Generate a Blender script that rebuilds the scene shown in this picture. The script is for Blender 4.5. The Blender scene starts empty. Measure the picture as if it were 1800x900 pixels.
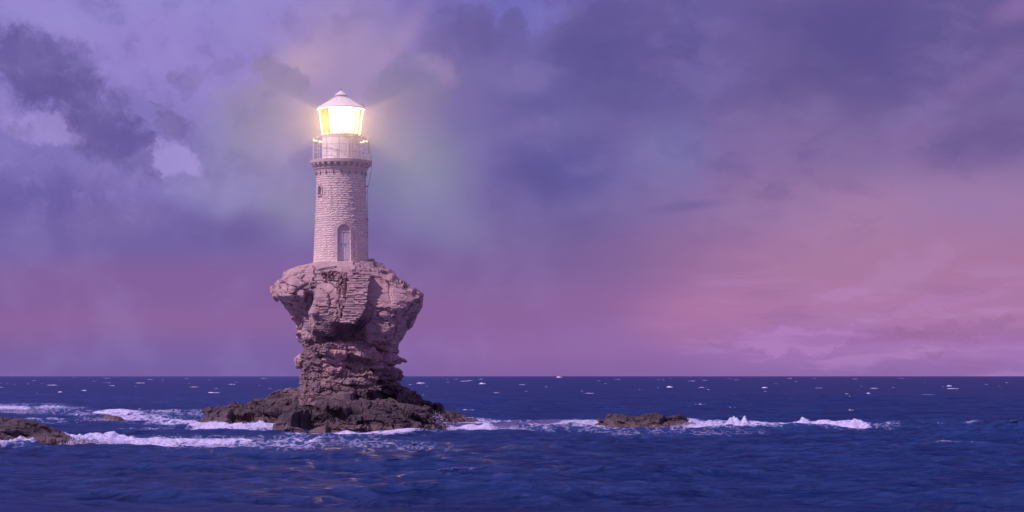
import bpy, bmesh, math, random
import numpy as np
from mathutils import Vector, Matrix
from mathutils.bvhtree import BVHTree

random.seed(7); rng = np.random.RandomState(7)
SC = bpy.context.scene
COL = SC.collection
R = math.radians

# ------------------------------------------------------------ camera
CAMZ, FPX = 3.13, 3600.0          # camera height above the sea, focal length in photo pixels
cam = bpy.data.cameras.new('camera'); camo = bpy.data.objects.new('camera', cam); COL.objects.link(camo)
camo.location = (0, 0, CAMZ); camo.rotation_euler = (R(90), 0, 0)
cam.sensor_width = 36; cam.lens = 36 * FPX / 1800; cam.shift_y = (661 - 450) / 1800
cam.clip_start = 0.5; cam.clip_end = 80000
SC.camera = camo
SC.view_settings.view_transform = 'Standard'; SC.view_settings.look = 'None'
SC.view_settings.exposure = 0.0; SC.view_settings.gamma = 1.0
SC.cycles.use_denoising = True
SC.cycles.max_bounces = 6; SC.cycles.transparent_max_bounces = 12
SC.cycles.volume_bounces = 0; SC.cycles.volume_step_rate = 1.0; SC.cycles.volume_max_steps = 64
SC.cycles.sample_clamp_indirect = 4.0

def px(p, y): return (p - 900) / FPX * y            # photo column -> world x at distance y
def pz(p, y): return CAMZ + (661 - p) / FPX * y      # photo row -> world z at distance y
def srgb(r, g, b):
    return tuple(((c / 255) / 12.92 if c / 255 <= 0.04045 else ((c / 255 + 0.055) / 1.055) ** 2.4) for c in (r, g, b)) + (1,)

# ------------------------------------------------------------ sky
SUN_AZ, SUN_EL = 57, 46           # from behind the viewer's left shoulder
W = bpy.data.worlds.new('World'); SC.world = W; W.use_nodes = True
nt = W.node_tree; N = nt.nodes; L = nt.links
for n in list(N): N.remove(n)
def nd(t, **k):
    n = N.new(t)
    for a, b in k.items(): setattr(n, a, b)
    return n
def setin(n, i, v):
    if isinstance(v, bpy.types.NodeSocket): L.new(v, n.inputs[i])
    else: n.inputs[i].default_value = v
def m_(op, a, b=0.0, c=0.0, clamp=False):
    n = nd('ShaderNodeMath', operation=op); n.use_clamp = clamp
    setin(n, 0, a); setin(n, 1, b)
    if op in ('MULTIPLY_ADD',): setin(n, 2, c)
    return n.outputs[0]
def mixc(f, a, b, mode='MIX'):
    n = nd('ShaderNodeMixRGB', blend_type=mode); setin(n, 0, f); setin(n, 1, a); setin(n, 2, b); return n.outputs[0]
tc = nd('ShaderNodeTexCoord'); sp = nd('ShaderNodeSeparateXYZ'); L.new(tc.outputs['Generated'], sp.inputs[0])
dx, dy, dz = sp.outputs
ym = m_('MAXIMUM', dy, 0.3)
U = m_('MULTIPLY_ADD', m_('DIVIDE', dx, ym), FPX / 100, 9.0)
V = m_('MULTIPLY_ADD', m_('DIVIDE', dz, ym), -FPX / 100, 6.61)
def comb(a, b, c=0.0):
    n = nd('ShaderNodeCombineXYZ'); setin(n, 0, a); setin(n, 1, b); setin(n, 2, c); return n.outputs[0]
P0 = comb(U, V)
def noise(vec, scale, detail=4, rough=.55, w=0.0, sx=1, sy=1, rot=0):
    mp = nd('ShaderNodeMapping'); L.new(vec, mp.inputs[0]); mp.inputs['Scale'].default_value = (sx, sy, 1)
    mp.inputs['Location'].default_value = (w, w * 1.7, 0); mp.inputs['Rotation'].default_value = (0, 0, R(rot))
    n = nd('ShaderNodeTexNoise'); n.noise_dimensions = '2D'; L.new(mp.outputs[0], n.inputs['Vector'])
    n.inputs['Scale'].default_value = scale; n.inputs['Detail'].default_value = detail; n.inputs['Roughness'].default_value = rough
    return n
def warp(vec, scale, amt, detail=5, rough=.6, w=3.0):
    n = noise(vec, scale, detail, rough, w)
    s = nd('ShaderNodeVectorMath', operation='SUBTRACT'); L.new(n.outputs['Color'], s.inputs[0]); s.inputs[1].default_value = (.5, .5, .5)
    k = nd('ShaderNodeVectorMath', operation='MULTIPLY_ADD'); L.new(s.outputs[0], k.inputs[0]); k.inputs[1].default_value = (amt, amt * .8, 0); L.new(vec, k.inputs[2])
    return k.outputs[0]
PS = warp(P0, 0.35, 1.0, 1, .5, 11)          # soft warp, for veils
PW = warp(warp(P0, 0.9, 0.9, 6, .62, 3), 4.0, 0.36, 6, .7, 9)   # billowing cloud edges
spw = nd('ShaderNodeSeparateXYZ'); L.new(PS, spw.inputs[0])
def ramp(fac, stops):
    n = nd('ShaderNodeValToRGB'); cr = n.color_ramp; cr.interpolation = 'EASE'
    while len(cr.elements) < len(stops): cr.elements.new(.5)
    for e, (p, c) in zip(cr.elements, stops): e.position = p
    for e, (p, c) in zip(cr.elements, stops): e.color = srgb(*c)
    L.new(fac, n.inputs[0]); return n.outputs[0]
# elevation ramps down the left, middle and right of the view; the topmost stop carries on to the zenith
vf = m_('DIVIDE', m_('ADD', m_('MULTIPLY', spw.outputs[1], .45), m_('MULTIPLY', V, .55)), 6.61, clamp=True)
rl = ramp(vf, [(0, (150, 135, 208)), (.15, (147, 130, 206)), (.45, (126, 112, 184)), (.62, (112, 96, 166)), (.74, (130, 95, 160)), (.86, (138, 99, 160)), (.94, (124, 98, 166)), (1, (120, 97, 165))])
rm = ramp(vf, [(0, (104, 92, 166)), (.2, (108, 96, 162)), (.4, (104, 92, 160)), (.55, (110, 96, 160)), (.68, (122, 96, 156)), (.82, (140, 99, 160)), (.93, (144, 103, 168)), (1, (134, 98, 165))])
rr = ramp(vf, [(0, (98, 84, 148)), (.22, (105, 88, 150)), (.4, (132, 106, 162)), (.55, (158, 120, 168)), (.7, (170, 118, 162)), (.82, (174, 120, 170)), (.92, (165, 117, 182)), (1, (146, 108, 176))])
def sstep(x, a, b):
    n = nd('ShaderNodeMapRange', interpolation_type='SMOOTHSTEP'); setin(n, 0, x); n.inputs[1].default_value = a; n.inputs[2].default_value = b; return n.outputs[0]
sky = mixc(sstep(spw.outputs[0], 4.0, 9.5), rl, rm)
sky = mixc(sstep(spw.outputs[0], 9.5, 14.8), sky, rr)
# cloud bodies, with lamp glow and light rays painted in as patches: (x, y, rx, ry, tilt deg, colour, opacity, edge softness, billowing)
CL = [
 (0.9, 3.5, 2.0, .7, 5, (100, 84, 160), .7, .9, 0), (0.3, 0.3, 2.4, 1.0, 0, (152, 136, 212), .6, .9, 0),
 (3.0, 0.9, 1.3, .9, 20, (150, 130, 206), .7, .9, 0), (4.4, 2.5, 1.3, 1.3, 0, (138, 138, 180), .75, .9, 0),
 (3.9, 3.4, 1.5, .7, 15, (140, 134, 188), .8, .9, 0), (5.2, 3.6, 1.1, .9, 0, (142, 138, 172), .7, .9, 0),
 (7.3, 3.0, 1.5, 1.5, 25, (128, 136, 166), .85, .9, 0), (7.9, 3.9, 1.3, .8, 20, (134, 128, 176), .65, .9, 0),  # teal of the outer lamp glow, painted into the sky
 (4.2, 4.05, 1.3, .5, -10, (104, 88, 156), .75, .9, 0), (2.0, 3.9, 1.3, .5, 0, (128, 108, 172), .6, .9, 0),
 (10.0, 3.0, 2.0, .75, 6, (92, 84, 154), .85, .9, 0), (11.8, 2.5, 1.1, 1.4, -15, (124, 118, 178), .75, .9, 0),
 (14.2, 1.85, .8, .6, 0, (130, 108, 166), .6, .9, 0), (9.7, 1.6, 1.6, 1.2, 10, (100, 92, 160), .6, .9, 0), (16.3, 1.3, 2.2, 1.0, -20, (98, 82, 148), .6, .9, 0), (11.2, 1.9, 1.7, .7, 15, (96, 86, 152), .6, .9, 0), (9.2, 2.4, 1.8, .5, 0, (104, 94, 158), .5, .9, 0), (11.4, 1.1, 2.8, 1.2, 10, (90, 80, 148), .85, .9, 0),
 (15.4, .6, 2.8, 1.4, 5, (92, 79, 144), .85, .9, 0), (12.4, 5.5, 2.0, .8, -8, (180, 120, 166), .6, .9, 0),
 (15.0, 4.2, 2.2, 1.2, -25, (170, 126, 168), .55, .9, 0), (17.4, 2.5, 1.6, .8, -25, (112, 88, 150), .75, .8, 0),
 (16.9, 1.6, 2.4, .35, -36, (130, 100, 162), .5, .9, 0), (17.9, .15, .8, .35, -20, (140, 106, 170), .7, .9, 0),  # first patch: a slanting light ray painted across the sky
 (6.0, .9, 1.6, 1.5, 0, (176, 148, 190), .75, .95, 0), (5.3, 1.15, .9, .6, -20, (198, 168, 192), .7, .95, 0),  # warm lamp glow painted on the sky above the lantern
 (6.9, .9, .35, 1.6, 35, (178, 148, 192), .5, .95, 0), (9.1, .2, 1.3, .5, 10, (116, 110, 192), .85, .7, 1),  # first patch: a ray of lamp glow painted into the sky
 (.55, 1.2, 1.5, .85, 20, (94, 80, 150), .85, .6, 1), (1.55, 2.0, 1.5, .8, 40, (98, 84, 154), .85, .55, 1), (1.0, 1.0, .9, .45, 15, (104, 90, 160), .6, .5, 1),
 (2.35, 2.7, 1.1, .5, 25, (102, 87, 158), .85, .5, 1), (.7, 2.25, .95, .36, 8, (160, 140, 210), .8, .5, 1),
 (3.1, 2.85, .75, .3, 30, (164, 148, 218), .85, .5, 1), (2.95, 2.15, .38, .34, 0, (116, 102, 168), .9, .4, 1),
 (3.3, 1.35, .5, .26, 0, (126, 112, 178), .7, .6, 1), (2.7, 1.75, .2, .08, 0, (126, 110, 176), .8, .6, 1),
 (4.9, 1.35, .8, .3, 25, (140, 124, 164), .8, .4, 1), (4.8, 1.95, 1.4, .8, 5, (136, 128, 166), .6, .7, 1),
 (8.35, .55, .62, .62, 0, (104, 92, 158), .9, .3, 1), (7.75, .8, .4, .35, 0, (112, 98, 162), .85, .35, 1), (9.05, .4, .28, .3, 0, (104, 92, 160), .85, .4, 1),
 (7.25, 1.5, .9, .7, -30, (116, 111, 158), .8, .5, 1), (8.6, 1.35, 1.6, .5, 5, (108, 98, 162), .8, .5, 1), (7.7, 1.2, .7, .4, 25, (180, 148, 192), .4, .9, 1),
 (10.9, .5, 1.6, .8, -20, (96, 84, 152), .85, .4, 1), (12.1, 3.62, 1.1, .14, -6, (100, 88, 152), .5, .9, 0),
 (14.0, 6.0, 1.6, .26, -3, (180, 128, 194), .75, .4, 1), (12.6, 5.95, 1.0, .28, 0, (168, 112, 168), .5, .6, 1), (16.0, 4.7, 1.4, .5, -20, (176, 130, 180), .55, .8, 1),
 (16.8, 5.78, 1.7, .16, -7, (160, 108, 160), .7, .5, 1), (16.6, 5.3, 1.8, .14, -8, (178, 126, 182), .6, .5, 1), (16.5, 6.2, .7, .1, -4, (156, 106, 160), .55, .6, 1),
]
dn = noise(P0, 2.2, 7, .68, 21).outputs['Fac']
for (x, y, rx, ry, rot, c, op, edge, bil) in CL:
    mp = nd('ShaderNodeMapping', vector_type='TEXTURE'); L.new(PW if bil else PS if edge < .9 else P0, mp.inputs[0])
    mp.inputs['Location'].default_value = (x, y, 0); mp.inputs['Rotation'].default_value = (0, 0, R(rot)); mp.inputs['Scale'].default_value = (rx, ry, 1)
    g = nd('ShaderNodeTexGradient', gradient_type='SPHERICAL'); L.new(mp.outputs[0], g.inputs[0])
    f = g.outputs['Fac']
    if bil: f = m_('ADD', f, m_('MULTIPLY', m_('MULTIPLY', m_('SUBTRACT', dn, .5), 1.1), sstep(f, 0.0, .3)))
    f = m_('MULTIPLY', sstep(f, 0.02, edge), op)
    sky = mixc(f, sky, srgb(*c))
bil2 = noise(PW, 1.6, 5, .6, 51).outputs['Fac']      # relief inside the billows
upl = m_('MULTIPLY', sstep(V, 4.6, 3.0), sstep(U, 9.0, 5.5))
sky = mixc(m_('MULTIPLY', m_('MULTIPLY', sstep(bil2, .5, .72), upl), .26), sky, srgb(160, 146, 206))
sky = mixc(m_('MULTIPLY', m_('MULTIPLY', sstep(bil2, .5, .3), upl), .24), sky, srgb(84, 72, 142))
bil3 = noise(warp(P0, .7, .8, 4, .55, 61), .55, 5, .55, 71, .8, 1.5, -14).outputs['Fac']      # broad broken banks, upper right
upr = m_('MULTIPLY', sstep(V, 5.0, 3.0), sstep(U, 7.5, 9.5))
sky = mixc(m_('MULTIPLY', m_('MULTIPLY', sstep(bil3, .5, .72), upr), .30), sky, srgb(138, 122, 184))
sky = mixc(m_('MULTIPLY', m_('MULTIPLY', sstep(bil3, .52, .32), upr), .34), sky, srgb(80, 70, 138))
# fine texture over everything: billows above, streaked wisps low on the right
fine = noise(P0, .8, 6, .52, 5).outputs['Fac']
sky = mixc(m_('MULTIPLY', m_('MULTIPLY', sstep(fine, .42, .75), sstep(U, 13, 7)), .13), sky, srgb(170, 150, 215))
sky = mixc(m_('MULTIPLY', m_('MULTIPLY', sstep(fine, .46, .2), sstep(V, 4.6, 3.0)), .14), sky, srgb(84, 70, 138))
wisp = noise(warp(P0, .6, .35, 3, .5, 17), 1.1, 6, .55, 31, .45, 2.6, 6).outputs['Fac']
wf = m_('MULTIPLY', m_('MULTIPLY', sstep(wisp, .52, .70), sstep(V, 4.0, 5.6)), sstep(U, 10.5, 14))
sky = mixc(m_('MULTIPLY', wf, .5), sky, srgb(186, 138, 198))
wf2 = m_('MULTIPLY', m_('MULTIPLY', sstep(wisp, .48, .32), sstep(V, 4.4, 5.6)), sstep(U, 9.5, 13))
sky = mixc(m_('MULTIPLY', wf2, .35), sky, srgb(146, 98, 154))
streak = noise(P0, .5, 2, .45, 41, 1.6, .14, 3).outputs['Fac']      # faint pale upright streaks toward the right
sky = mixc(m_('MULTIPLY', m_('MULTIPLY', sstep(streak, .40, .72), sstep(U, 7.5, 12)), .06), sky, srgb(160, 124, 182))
# away from the view the same cloud deck goes on, softly broken
fz = noise(tc.outputs['Generated'], 3.0, 5, .55, 2)
fz.noise_dimensions = '3D'
deck = mixc(fz.outputs['Fac'], srgb(106, 92, 164), srgb(160, 130, 190))
side = sstep(dy, .86, .6)
sky = mixc(side, sky, deck)
st = nd('ShaderNodeTexSky', sky_type='NISHITA'); st.sun_disc = False
st.sun_elevation = R(SUN_EL); st.sun_rotation = R(180 + SUN_AZ); st.air_density = 1.5; st.dust_density = 2
b1 = nd('ShaderNodeBackground'); L.new(st.outputs[0], b1.inputs[0]); b1.inputs[1].default_value = 0.06
b2 = nd('ShaderNodeBackground'); L.new(sky, b2.inputs[0]); b2.inputs[1].default_value = 1.0
mx = nd('ShaderNodeMixShader'); mx.inputs[0].default_value = .95       # cloud cover over the clear sky
L.new(b1.outputs[0], mx.inputs[1]); L.new(b2.outputs[0], mx.inputs[2])
wo = nd('ShaderNodeOutputWorld'); L.new(mx.outputs[0], wo.inputs[0])

sl = bpy.data.lights.new('sun', 'SUN'); sl.energy = 3.6; sl.angle = R(.6); sl.color = (1.0, .79, .93)
so = bpy.data.objects.new('sun', sl); COL.objects.link(so)
sd = Vector((-math.sin(R(SUN_AZ)) * math.cos(R(SUN_EL)), -math.cos(R(SUN_AZ)) * math.cos(R(SUN_EL)), math.sin(R(SUN_EL))))
so.rotation_euler = sd.to_track_quat('Z', 'Y').to_euler(); so.location = (-60, -60, 90)

# ------------------------------------------------------------ numpy noise
_p = np.random.RandomState(3).permutation(4096); PERM = np.concatenate([_p, _p])
def _h(i, j, k): return PERM[(PERM[(PERM[i & 4095] + j) & 4095] + k) & 4095] / 2048.0 - 1
def vnoise(x, y, z):
    xi, yi, zi = np.floor(x).astype(int), np.floor(y).astype(int), np.floor(z).astype(int)
    fx, fy, fz_ = x - xi, y - yi, z - zi
    fx, fy, fz_ = fx * fx * (3 - 2 * fx), fy * fy * (3 - 2 * fy), fz_ * fz_ * (3 - 2 * fz_)
    r = 0
    for a in (0, 1):
        wa = fx if a else 1 - fx
        for b in (0, 1):
            wb = fy if b else 1 - fy
            for c in (0, 1):
                r = r + wa * wb * (fz_ if c else 1 - fz_) * _h(xi + a, yi + b, zi + c)
    return r
def fbm(x, y, z, o=4, g=.5):
    r, a = 0, 1
    for k in range(o):
        r = r + a * vnoise(x + 17 * k, y + 31 * k, z + 7 * k); x, y, z, a = x * 2.03, y * 2.03, z * 2.03, a * g
    return r
def ridged(x, y, z, o=4, g=.5):
    r, a = 0, 1
    for k in range(o):
        r = r + a * (1 - 2 * np.abs(vnoise(x + 13 * k, y + 5 * k, z + 3 * k))); x, y, z, a = x * 2.1, y * 2.1, z * 2.1, a * g
    return r

# ------------------------------------------------------------ object helpers
def tag(o, label=None, cat=None, group=None, kind=None):
    for k, v in (('label', label), ('category', cat), ('group', group), ('kind', kind)):
        if v: o[k] = v
    return o
def empty(name, loc, label, cat, group=None):
    o = bpy.data.objects.new(name, None); COL.objects.link(o); o.location = loc; o.empty_display_size = .3
    return tag(o, label, cat, group)
def link(name, me, mat=None, parent=None, loc=None, rot=None, scale=None):
    if mat and not me.materials: me.materials.append(mat)
    o = bpy.data.objects.new(name, me); COL.objects.link(o)
    if parent: o.parent = parent
    if loc is not None: o.location = loc
    if rot is not None: o.rotation_euler = rot
    if scale is not None: o.scale = scale
    return o
def bmobj(name, bm, mat, parent=None, smooth=False, loc=None):
    me = bpy.data.meshes.new(name); bmesh.ops.recalc_face_normals(bm, faces=bm.faces[:]); bm.to_mesh(me); bm.free()
    if smooth:
        for f in me.polygons: f.use_smooth = True
    return link(name, me, mat, parent, loc)
def lathe(bm, prof, n=48, c=(0, 0), close=True, a0=0, phase=0):
    rings = []
    for (r, z) in prof:
        rings.append([bm.verts.new((c[0] + r * math.sin(2 * math.pi * (k + phase) / n), c[1] - r * math.cos(2 * math.pi * (k + phase) / n), z)) for k in range(n)])
    for a, b in zip(rings, rings[1:]):
        for k in range(n): bm.faces.new((a[k], a[(k + 1) % n], b[(k + 1) % n], b[k]))
    if close:
        bm.faces.new(rings[0][::-1]); bm.faces.new(rings[-1])
def box(bm, c, s, rot=None, jit=0):
    M = rot if rot is not None else Matrix.Identity(3)
    vs = [bm.verts.new(Vector(c) + M @ Vector(((i * s[0] + random.uniform(-jit, jit)) / 2, (j * s[1] + random.uniform(-jit, jit)) / 2, (k * s[2] + random.uniform(-jit, jit)) / 2))) for i in (-1, 1) for j in (-1, 1) for k in (-1, 1)]
    for f in ((0, 1, 3, 2), (4, 6, 7, 5), (0, 4, 5, 1), (2, 3, 7, 6), (0, 2, 6, 4), (1, 5, 7, 3)): bm.faces.new([vs[i] for i in f])
def tube(bm, pts, r, n=8):
    rings = []
    pts = [Vector(p) for p in pts]
    for i, p in enumerate(pts):
        d = (pts[min(i + 1, len(pts) - 1)] - pts[max(i - 1, 0)]).normalized()
        q = d.to_track_quat('Z', 'Y')
        rings.append([bm.verts.new(p + q @ Vector((r * math.cos(2 * math.pi * k / n), r * math.sin(2 * math.pi * k / n), 0))) for k in range(n)])
    for a, b in zip(rings, rings[1:]):
        for k in range(n): bm.faces.new((a[k], a[(k + 1) % n], b[(k + 1) % n], b[k]))
    bm.faces.new(rings[0][::-1]); bm.faces.new(rings[-1])

# ------------------------------------------------------------ materials
def mat(name):
    m = bpy.data.materials.new(name); m.use_nodes = True
    return m, m.node_tree.nodes, m.node_tree.links, m.node_tree.nodes['Principled BSDF']
def simple(name, col, rough=.6, metal=0, var=.15, scale=3, bump=.1, bscale=40):
    m, n, l, b = mat(name)
    t = n.new('ShaderNodeTexCoord'); ns = n.new('ShaderNodeTexNoise'); ns.inputs['Scale'].default_value = scale; ns.inputs['Detail'].default_value = 6
    l.new(t.outputs['Object'], ns.inputs['Vector'])
    mixn = n.new('ShaderNodeMixRGB'); mixn.inputs[1].default_value = tuple(c * (1 - var) for c in col) + (1,); mixn.inputs[2].default_value = tuple(min(1, c * (1 + var)) for c in col) + (1,)
    l.new(ns.outputs['Fac'], mixn.inputs[0]); l.new(mixn.outputs[0], b.inputs['Base Color'])
    n2 = n.new('ShaderNodeTexNoise'); n2.inputs['Scale'].default_value = bscale; n2.inputs['Detail'].default_value = 4; l.new(t.outputs['Object'], n2.inputs['Vector'])
    bp = n.new('ShaderNodeBump'); bp.inputs['Strength'].default_value = bump; bp.inputs['Distance'].default_value = .02; l.new(n2.outputs['Fac'], bp.inputs['Height']); l.new(bp.outputs[0], b.inputs['Normal'])
    b.inputs['Roughness'].default_value = rough; b.inputs['Metallic'].default_value = metal
    b.inputs['Specular IOR Level'].default_value = .3
    return m
def stone_mat(name, col, var=.25):
    m, n, l, b = mat(name)
    t = n.new('ShaderNodeTexCoord'); oi = n.new('ShaderNodeObjectInfo'); g = n.new('ShaderNodeNewGeometry')
    ns = n.new('ShaderNodeTexNoise'); ns.inputs['Scale'].default_value = 9; ns.inputs['Detail'].default_value = 6; l.new(g.outputs['Position'], ns.inputs['Vector'])
    nb = n.new('ShaderNodeTexNoise'); nb.inputs['Scale'].default_value = .9; nb.inputs['Detail'].default_value = 3; l.new(g.outputs['Position'], nb.inputs['Vector'])
    a = n.new('ShaderNodeMath'); a.operation = 'ADD'; l.new(ns.outputs['Fac'], a.inputs[0]); l.new(nb.outputs['Fac'], a.inputs[1])
    a1 = n.new('ShaderNodeMath'); a1.operation = 'ADD'; l.new(a.outputs[0], a1.inputs[0]); l.new(oi.outputs['Random'], a1.inputs[1])
    a2 = n.new('ShaderNodeMath'); a2.operation = 'ADD'; l.new(a1.outputs[0], a2.inputs[0]); l.new(g.outputs['Random Per Island'], a2.inputs[1])
    mr = n.new('ShaderNodeMapRange'); l.new(a2.outputs[0], mr.inputs[0]); mr.inputs[1].default_value = .9; mr.inputs[2].default_value = 3.1
    mixn = n.new('ShaderNodeMixRGB'); mixn.inputs[1].default_value = tuple(c * (1 - var) for c in col) + (1,); mixn.inputs[2].default_value = tuple(min(1, c * (1 + var)) for c in col) + (1,)
    l.new(mr.outputs[0], mixn.inputs[0]); b.inputs['Roughness'].default_value = .9
    mp = n.new('ShaderNodeMapping'); mp.inputs['Scale'].default_value = (3.2, 3.2, .35); l.new(g.outputs['Position'], mp.inputs[0])
    sn = n.new('ShaderNodeTexNoise'); sn.inputs['Scale'].default_value = 1.6; sn.inputs['Detail'].default_value = 5; l.new(mp.outputs[0], sn.inputs['Vector'])   # rust and salt runs
    sr = n.new('ShaderNodeMapRange'); l.new(sn.outputs['Fac'], sr.inputs[0]); sr.inputs[1].default_value = .52; sr.inputs[2].default_value = .72; sr.inputs[4].default_value = .5
    sm = n.new('ShaderNodeMixRGB'); l.new(sr.outputs[0], sm.inputs[0]); l.new(mixn.outputs[0], sm.inputs[1]); sm.inputs[2].default_value = (col[0] * .72, col[1] * .60, col[2] * .56, 1); l.new(sm.outputs[0], b.inputs['Base Color'])
    n2 = n.new('ShaderNodeTexNoise'); n2.inputs['Scale'].default_value = 14; n2.inputs['Detail'].default_value = 6; l.new(g.outputs['Position'], n2.inputs['Vector'])
    bp = n.new('ShaderNodeBump'); bp.inputs['Strength'].default_value = .2; bp.inputs['Distance'].default_value = .025; l.new(n2.outputs['Fac'], bp.inputs['Height']); l.new(bp.outputs[0], b.inputs['Normal'])
    b.inputs['Specular IOR Level'].default_value = .2
    return m
M_STONE = stone_mat('tower_stone', (.84, .68, .61), .12)
M_TRIM = stone_mat('trim_stone', (.68, .52, .50), .10)
M_MORTAR = simple('mortar', (.64, .52, .55), .95, var=.2, bump=.4)
M_STEP = stone_mat('step_stone', (.50, .355, .36), .3)
M_RUBBLE = stone_mat('rubble_stone', (.36, .24, .25), .40)
M_WHITE = simple('white_paint', (.94, .90, .86), .45, var=.05, bump=.05)
M_DOOR = simple('door_paint', (.62, .55, .60), .5, var=.06, bump=.1)
M_IRON = simple('rusty_iron', (.22, .14, .13), .7, var=.3)
M_RAIL = simple('rail_paint', (.70, .64, .60), .5, var=.15)
M_DARK = simple('dark_void', (.05, .04, .05), .9)
M_CONC = simple('platform_concrete', (.40, .31, .32), .9, var=.25, bump=.4, bscale=12)

def rock_material():
    m, n, l, b = mat('sea_rock')
    def N_(t): return n.new(t)
    g = N_('ShaderNodeNewGeometry'); sx = N_('ShaderNodeSeparateXYZ'); l.new(g.outputs['Position'], sx.inputs[0])
    def noi(scale, det=6, sc=(1, 1, 1), rough=.6):
        mp = N_('ShaderNodeMapping'); mp.inputs['Scale'].default_value = sc; mp.inputs['Rotation'].default_value = (0, R(6), 0); l.new(g.outputs['Position'], mp.inputs[0])
        q = N_('ShaderNodeTexNoise'); q.inputs['Scale'].default_value = scale; q.inputs['Detail'].default_value = det; q.inputs['Roughness'].default_value = rough; l.new(mp.outputs[0], q.inputs['Vector']); return q.outputs['Fac']
    def mr(x, a, c, d=0, e=1):
        q = N_('ShaderNodeMapRange'); l.new(x, q.inputs[0]); q.inputs[1].default_value = a; q.inputs[2].default_value = c; q.inputs[3].default_value = d; q.inputs[4].default_value = e; return q.outputs[0]
    def mul(x, y, op='MULTIPLY'):
        q = N_('ShaderNodeMath'); q.operation = op
        for i, v in enumerate((x, y)):
            if isinstance(v, (int, float)): q.inputs[i].default_value = v
            else: l.new(v, q.inputs[i])
        return q.outputs[0]
    def mx_(f, a, c):
        q = N_('ShaderNodeMixRGB')
        for i, v in enumerate((f, a, c)):
            if isinstance(v, (tuple, float, int)): q.inputs[i].default_value = v
            else: l.new(v, q.inputs[i])
        return q.outputs[0]
    big = noi(.45, 4); mid = noi(2.2, 7); strat = noi(1.6, 6, (.5, .5, 7)); fine = noi(9, 6)
    col = mx_(mr(big, .38, .62), (.42, .285, .31, 1), (.54, .345, .345, 1))
    col = mx_(mul(mr(mid, .45, .7), .6), col, (.33, .26, .29, 1))
    col = mx_(mul(mr(strat, .55, .68), .45), col, (.27, .18, .185, 1))
    col = mx_(mul(mr(fine, .55, .75), .35), col, (.50, .40, .40, 1))
    stain = noi(1.3, 5, (1.6, 1.6, .28)); orange = noi(.7, 5, (1, 1, 1.5))
    col = mx_(mul(mr(stain, .56, .70), .40), col, (.60, .52, .54, 1)); col = mx_(mul(mr(stain, .44, .32), .35), col, (.20, .14, .16, 1)); col = mx_(mul(mr(orange, .56, .68), .40), col, (.50, .27, .20, 1))
    # weathering: darker slate below, black algae and a tan scoured band at the waterline
    zz = mul(sx.outputs[2], mul(mul(big, -.5, 'ADD'), 2.2), 'ADD')
    low = mr(zz, 4.1, 1.9)
    col = mx_(mul(low, .9), col, mx_(mr(mid, .4, .65), (.042, .032, .048, 1), (.090, .062, .078, 1)))
    alg = mul(mr(zz, 1.7, .9), mr(zz, .35, .75))
    col = mx_(mul(alg, .75), col, (.055, .042, .05, 1))
    tan = mr(mul(sx.outputs[2], mul(mul(mid, -.5, 'ADD'), .8), 'ADD'), .6, .25)
    col = mx_(mul(tan, .6), col, (.16, .105, .11, 1))
    l.new(col, b.inputs['Base Color'])
    l.new(mr(zz, .3, 1.4, .45, .92), b.inputs['Roughness']); b.inputs['Specular IOR Level'].default_value = .3
    vo = N_('ShaderNodeTexVoronoi'); vo.feature = 'DISTANCE_TO_EDGE'; vo.inputs['Scale'].default_value = 1.1
    wv = N_('ShaderNodeMapping'); wv.inputs['Scale'].default_value = (.7, .7, 1.8); wv.inputs['Rotation'].default_value = (0, R(18), R(20))
    ad = N_('ShaderNodeMixRGB'); ad.blend_type = 'LINEAR_LIGHT'; ad.inputs[0].default_value = .25
    wn = N_('ShaderNodeTexNoise'); wn.inputs['Scale'].default_value = 1.2; wn.inputs['Detail'].default_value = 4; l.new(g.outputs['Position'], wn.inputs['Vector'])
    l.new(g.outputs['Position'], ad.inputs[1]); l.new(wn.outputs['Color'], ad.inputs[2]); l.new(ad.outputs[0], wv.inputs[0]); l.new(wv.outputs[0], vo.inputs['Vector'])
    cr = mr(vo.outputs['Distance'], 0, .04)
    h = mul(mul(strat, .55), mul(mul(fine, .25), mul(cr, .12), 'ADD'), 'ADD')
    bp = N_('ShaderNodeBump'); bp.inputs['Strength'].default_value = .9; bp.inputs['Distance'].default_value = .16; l.new(h, bp.inputs['Height']); l.new(bp.outputs[0], b.inputs['Normal'])
    return m
M_ROCK = rock_material()

# ------------------------------------------------------------ rock masses
def slab(bm, c, s, rz=0, dip=(0, 0), jit=.25):
    """an angular flat stone: eight-sided prism with uneven rim"""
    n = random.choice((5, 6, 7)); M = Matrix.Rotation(rz, 3, 'Z') @ Matrix.Rotation(dip[0], 3, 'X') @ Matrix.Rotation(dip[1], 3, 'Y')
    lo, hi = [], []
    for k in range(n):
        a = 2 * math.pi * (k + random.uniform(-.3, .3)) / n; r = random.uniform(1 - jit, 1)
        x, y = s[0] * .5 * r * math.cos(a), s[1] * .5 * r * math.sin(a)
        q = random.uniform(.75, 1)
        lo.append(bm.verts.new(Vector(c) + M @ Vector((x * q, y * q, -s[2] / 2 * random.uniform(.8, 1)))))
        hi.append(bm.verts.new(Vector(c) + M @ Vector((x, y, s[2] / 2 * random.uniform(.7, 1)))))
    for k in range(n): bm.faces.new((lo[k], lo[(k + 1) % n], hi[(k + 1) % n], hi[k]))
    bm.faces.new(lo[::-1]); bm.faces.new(hi)
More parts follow.
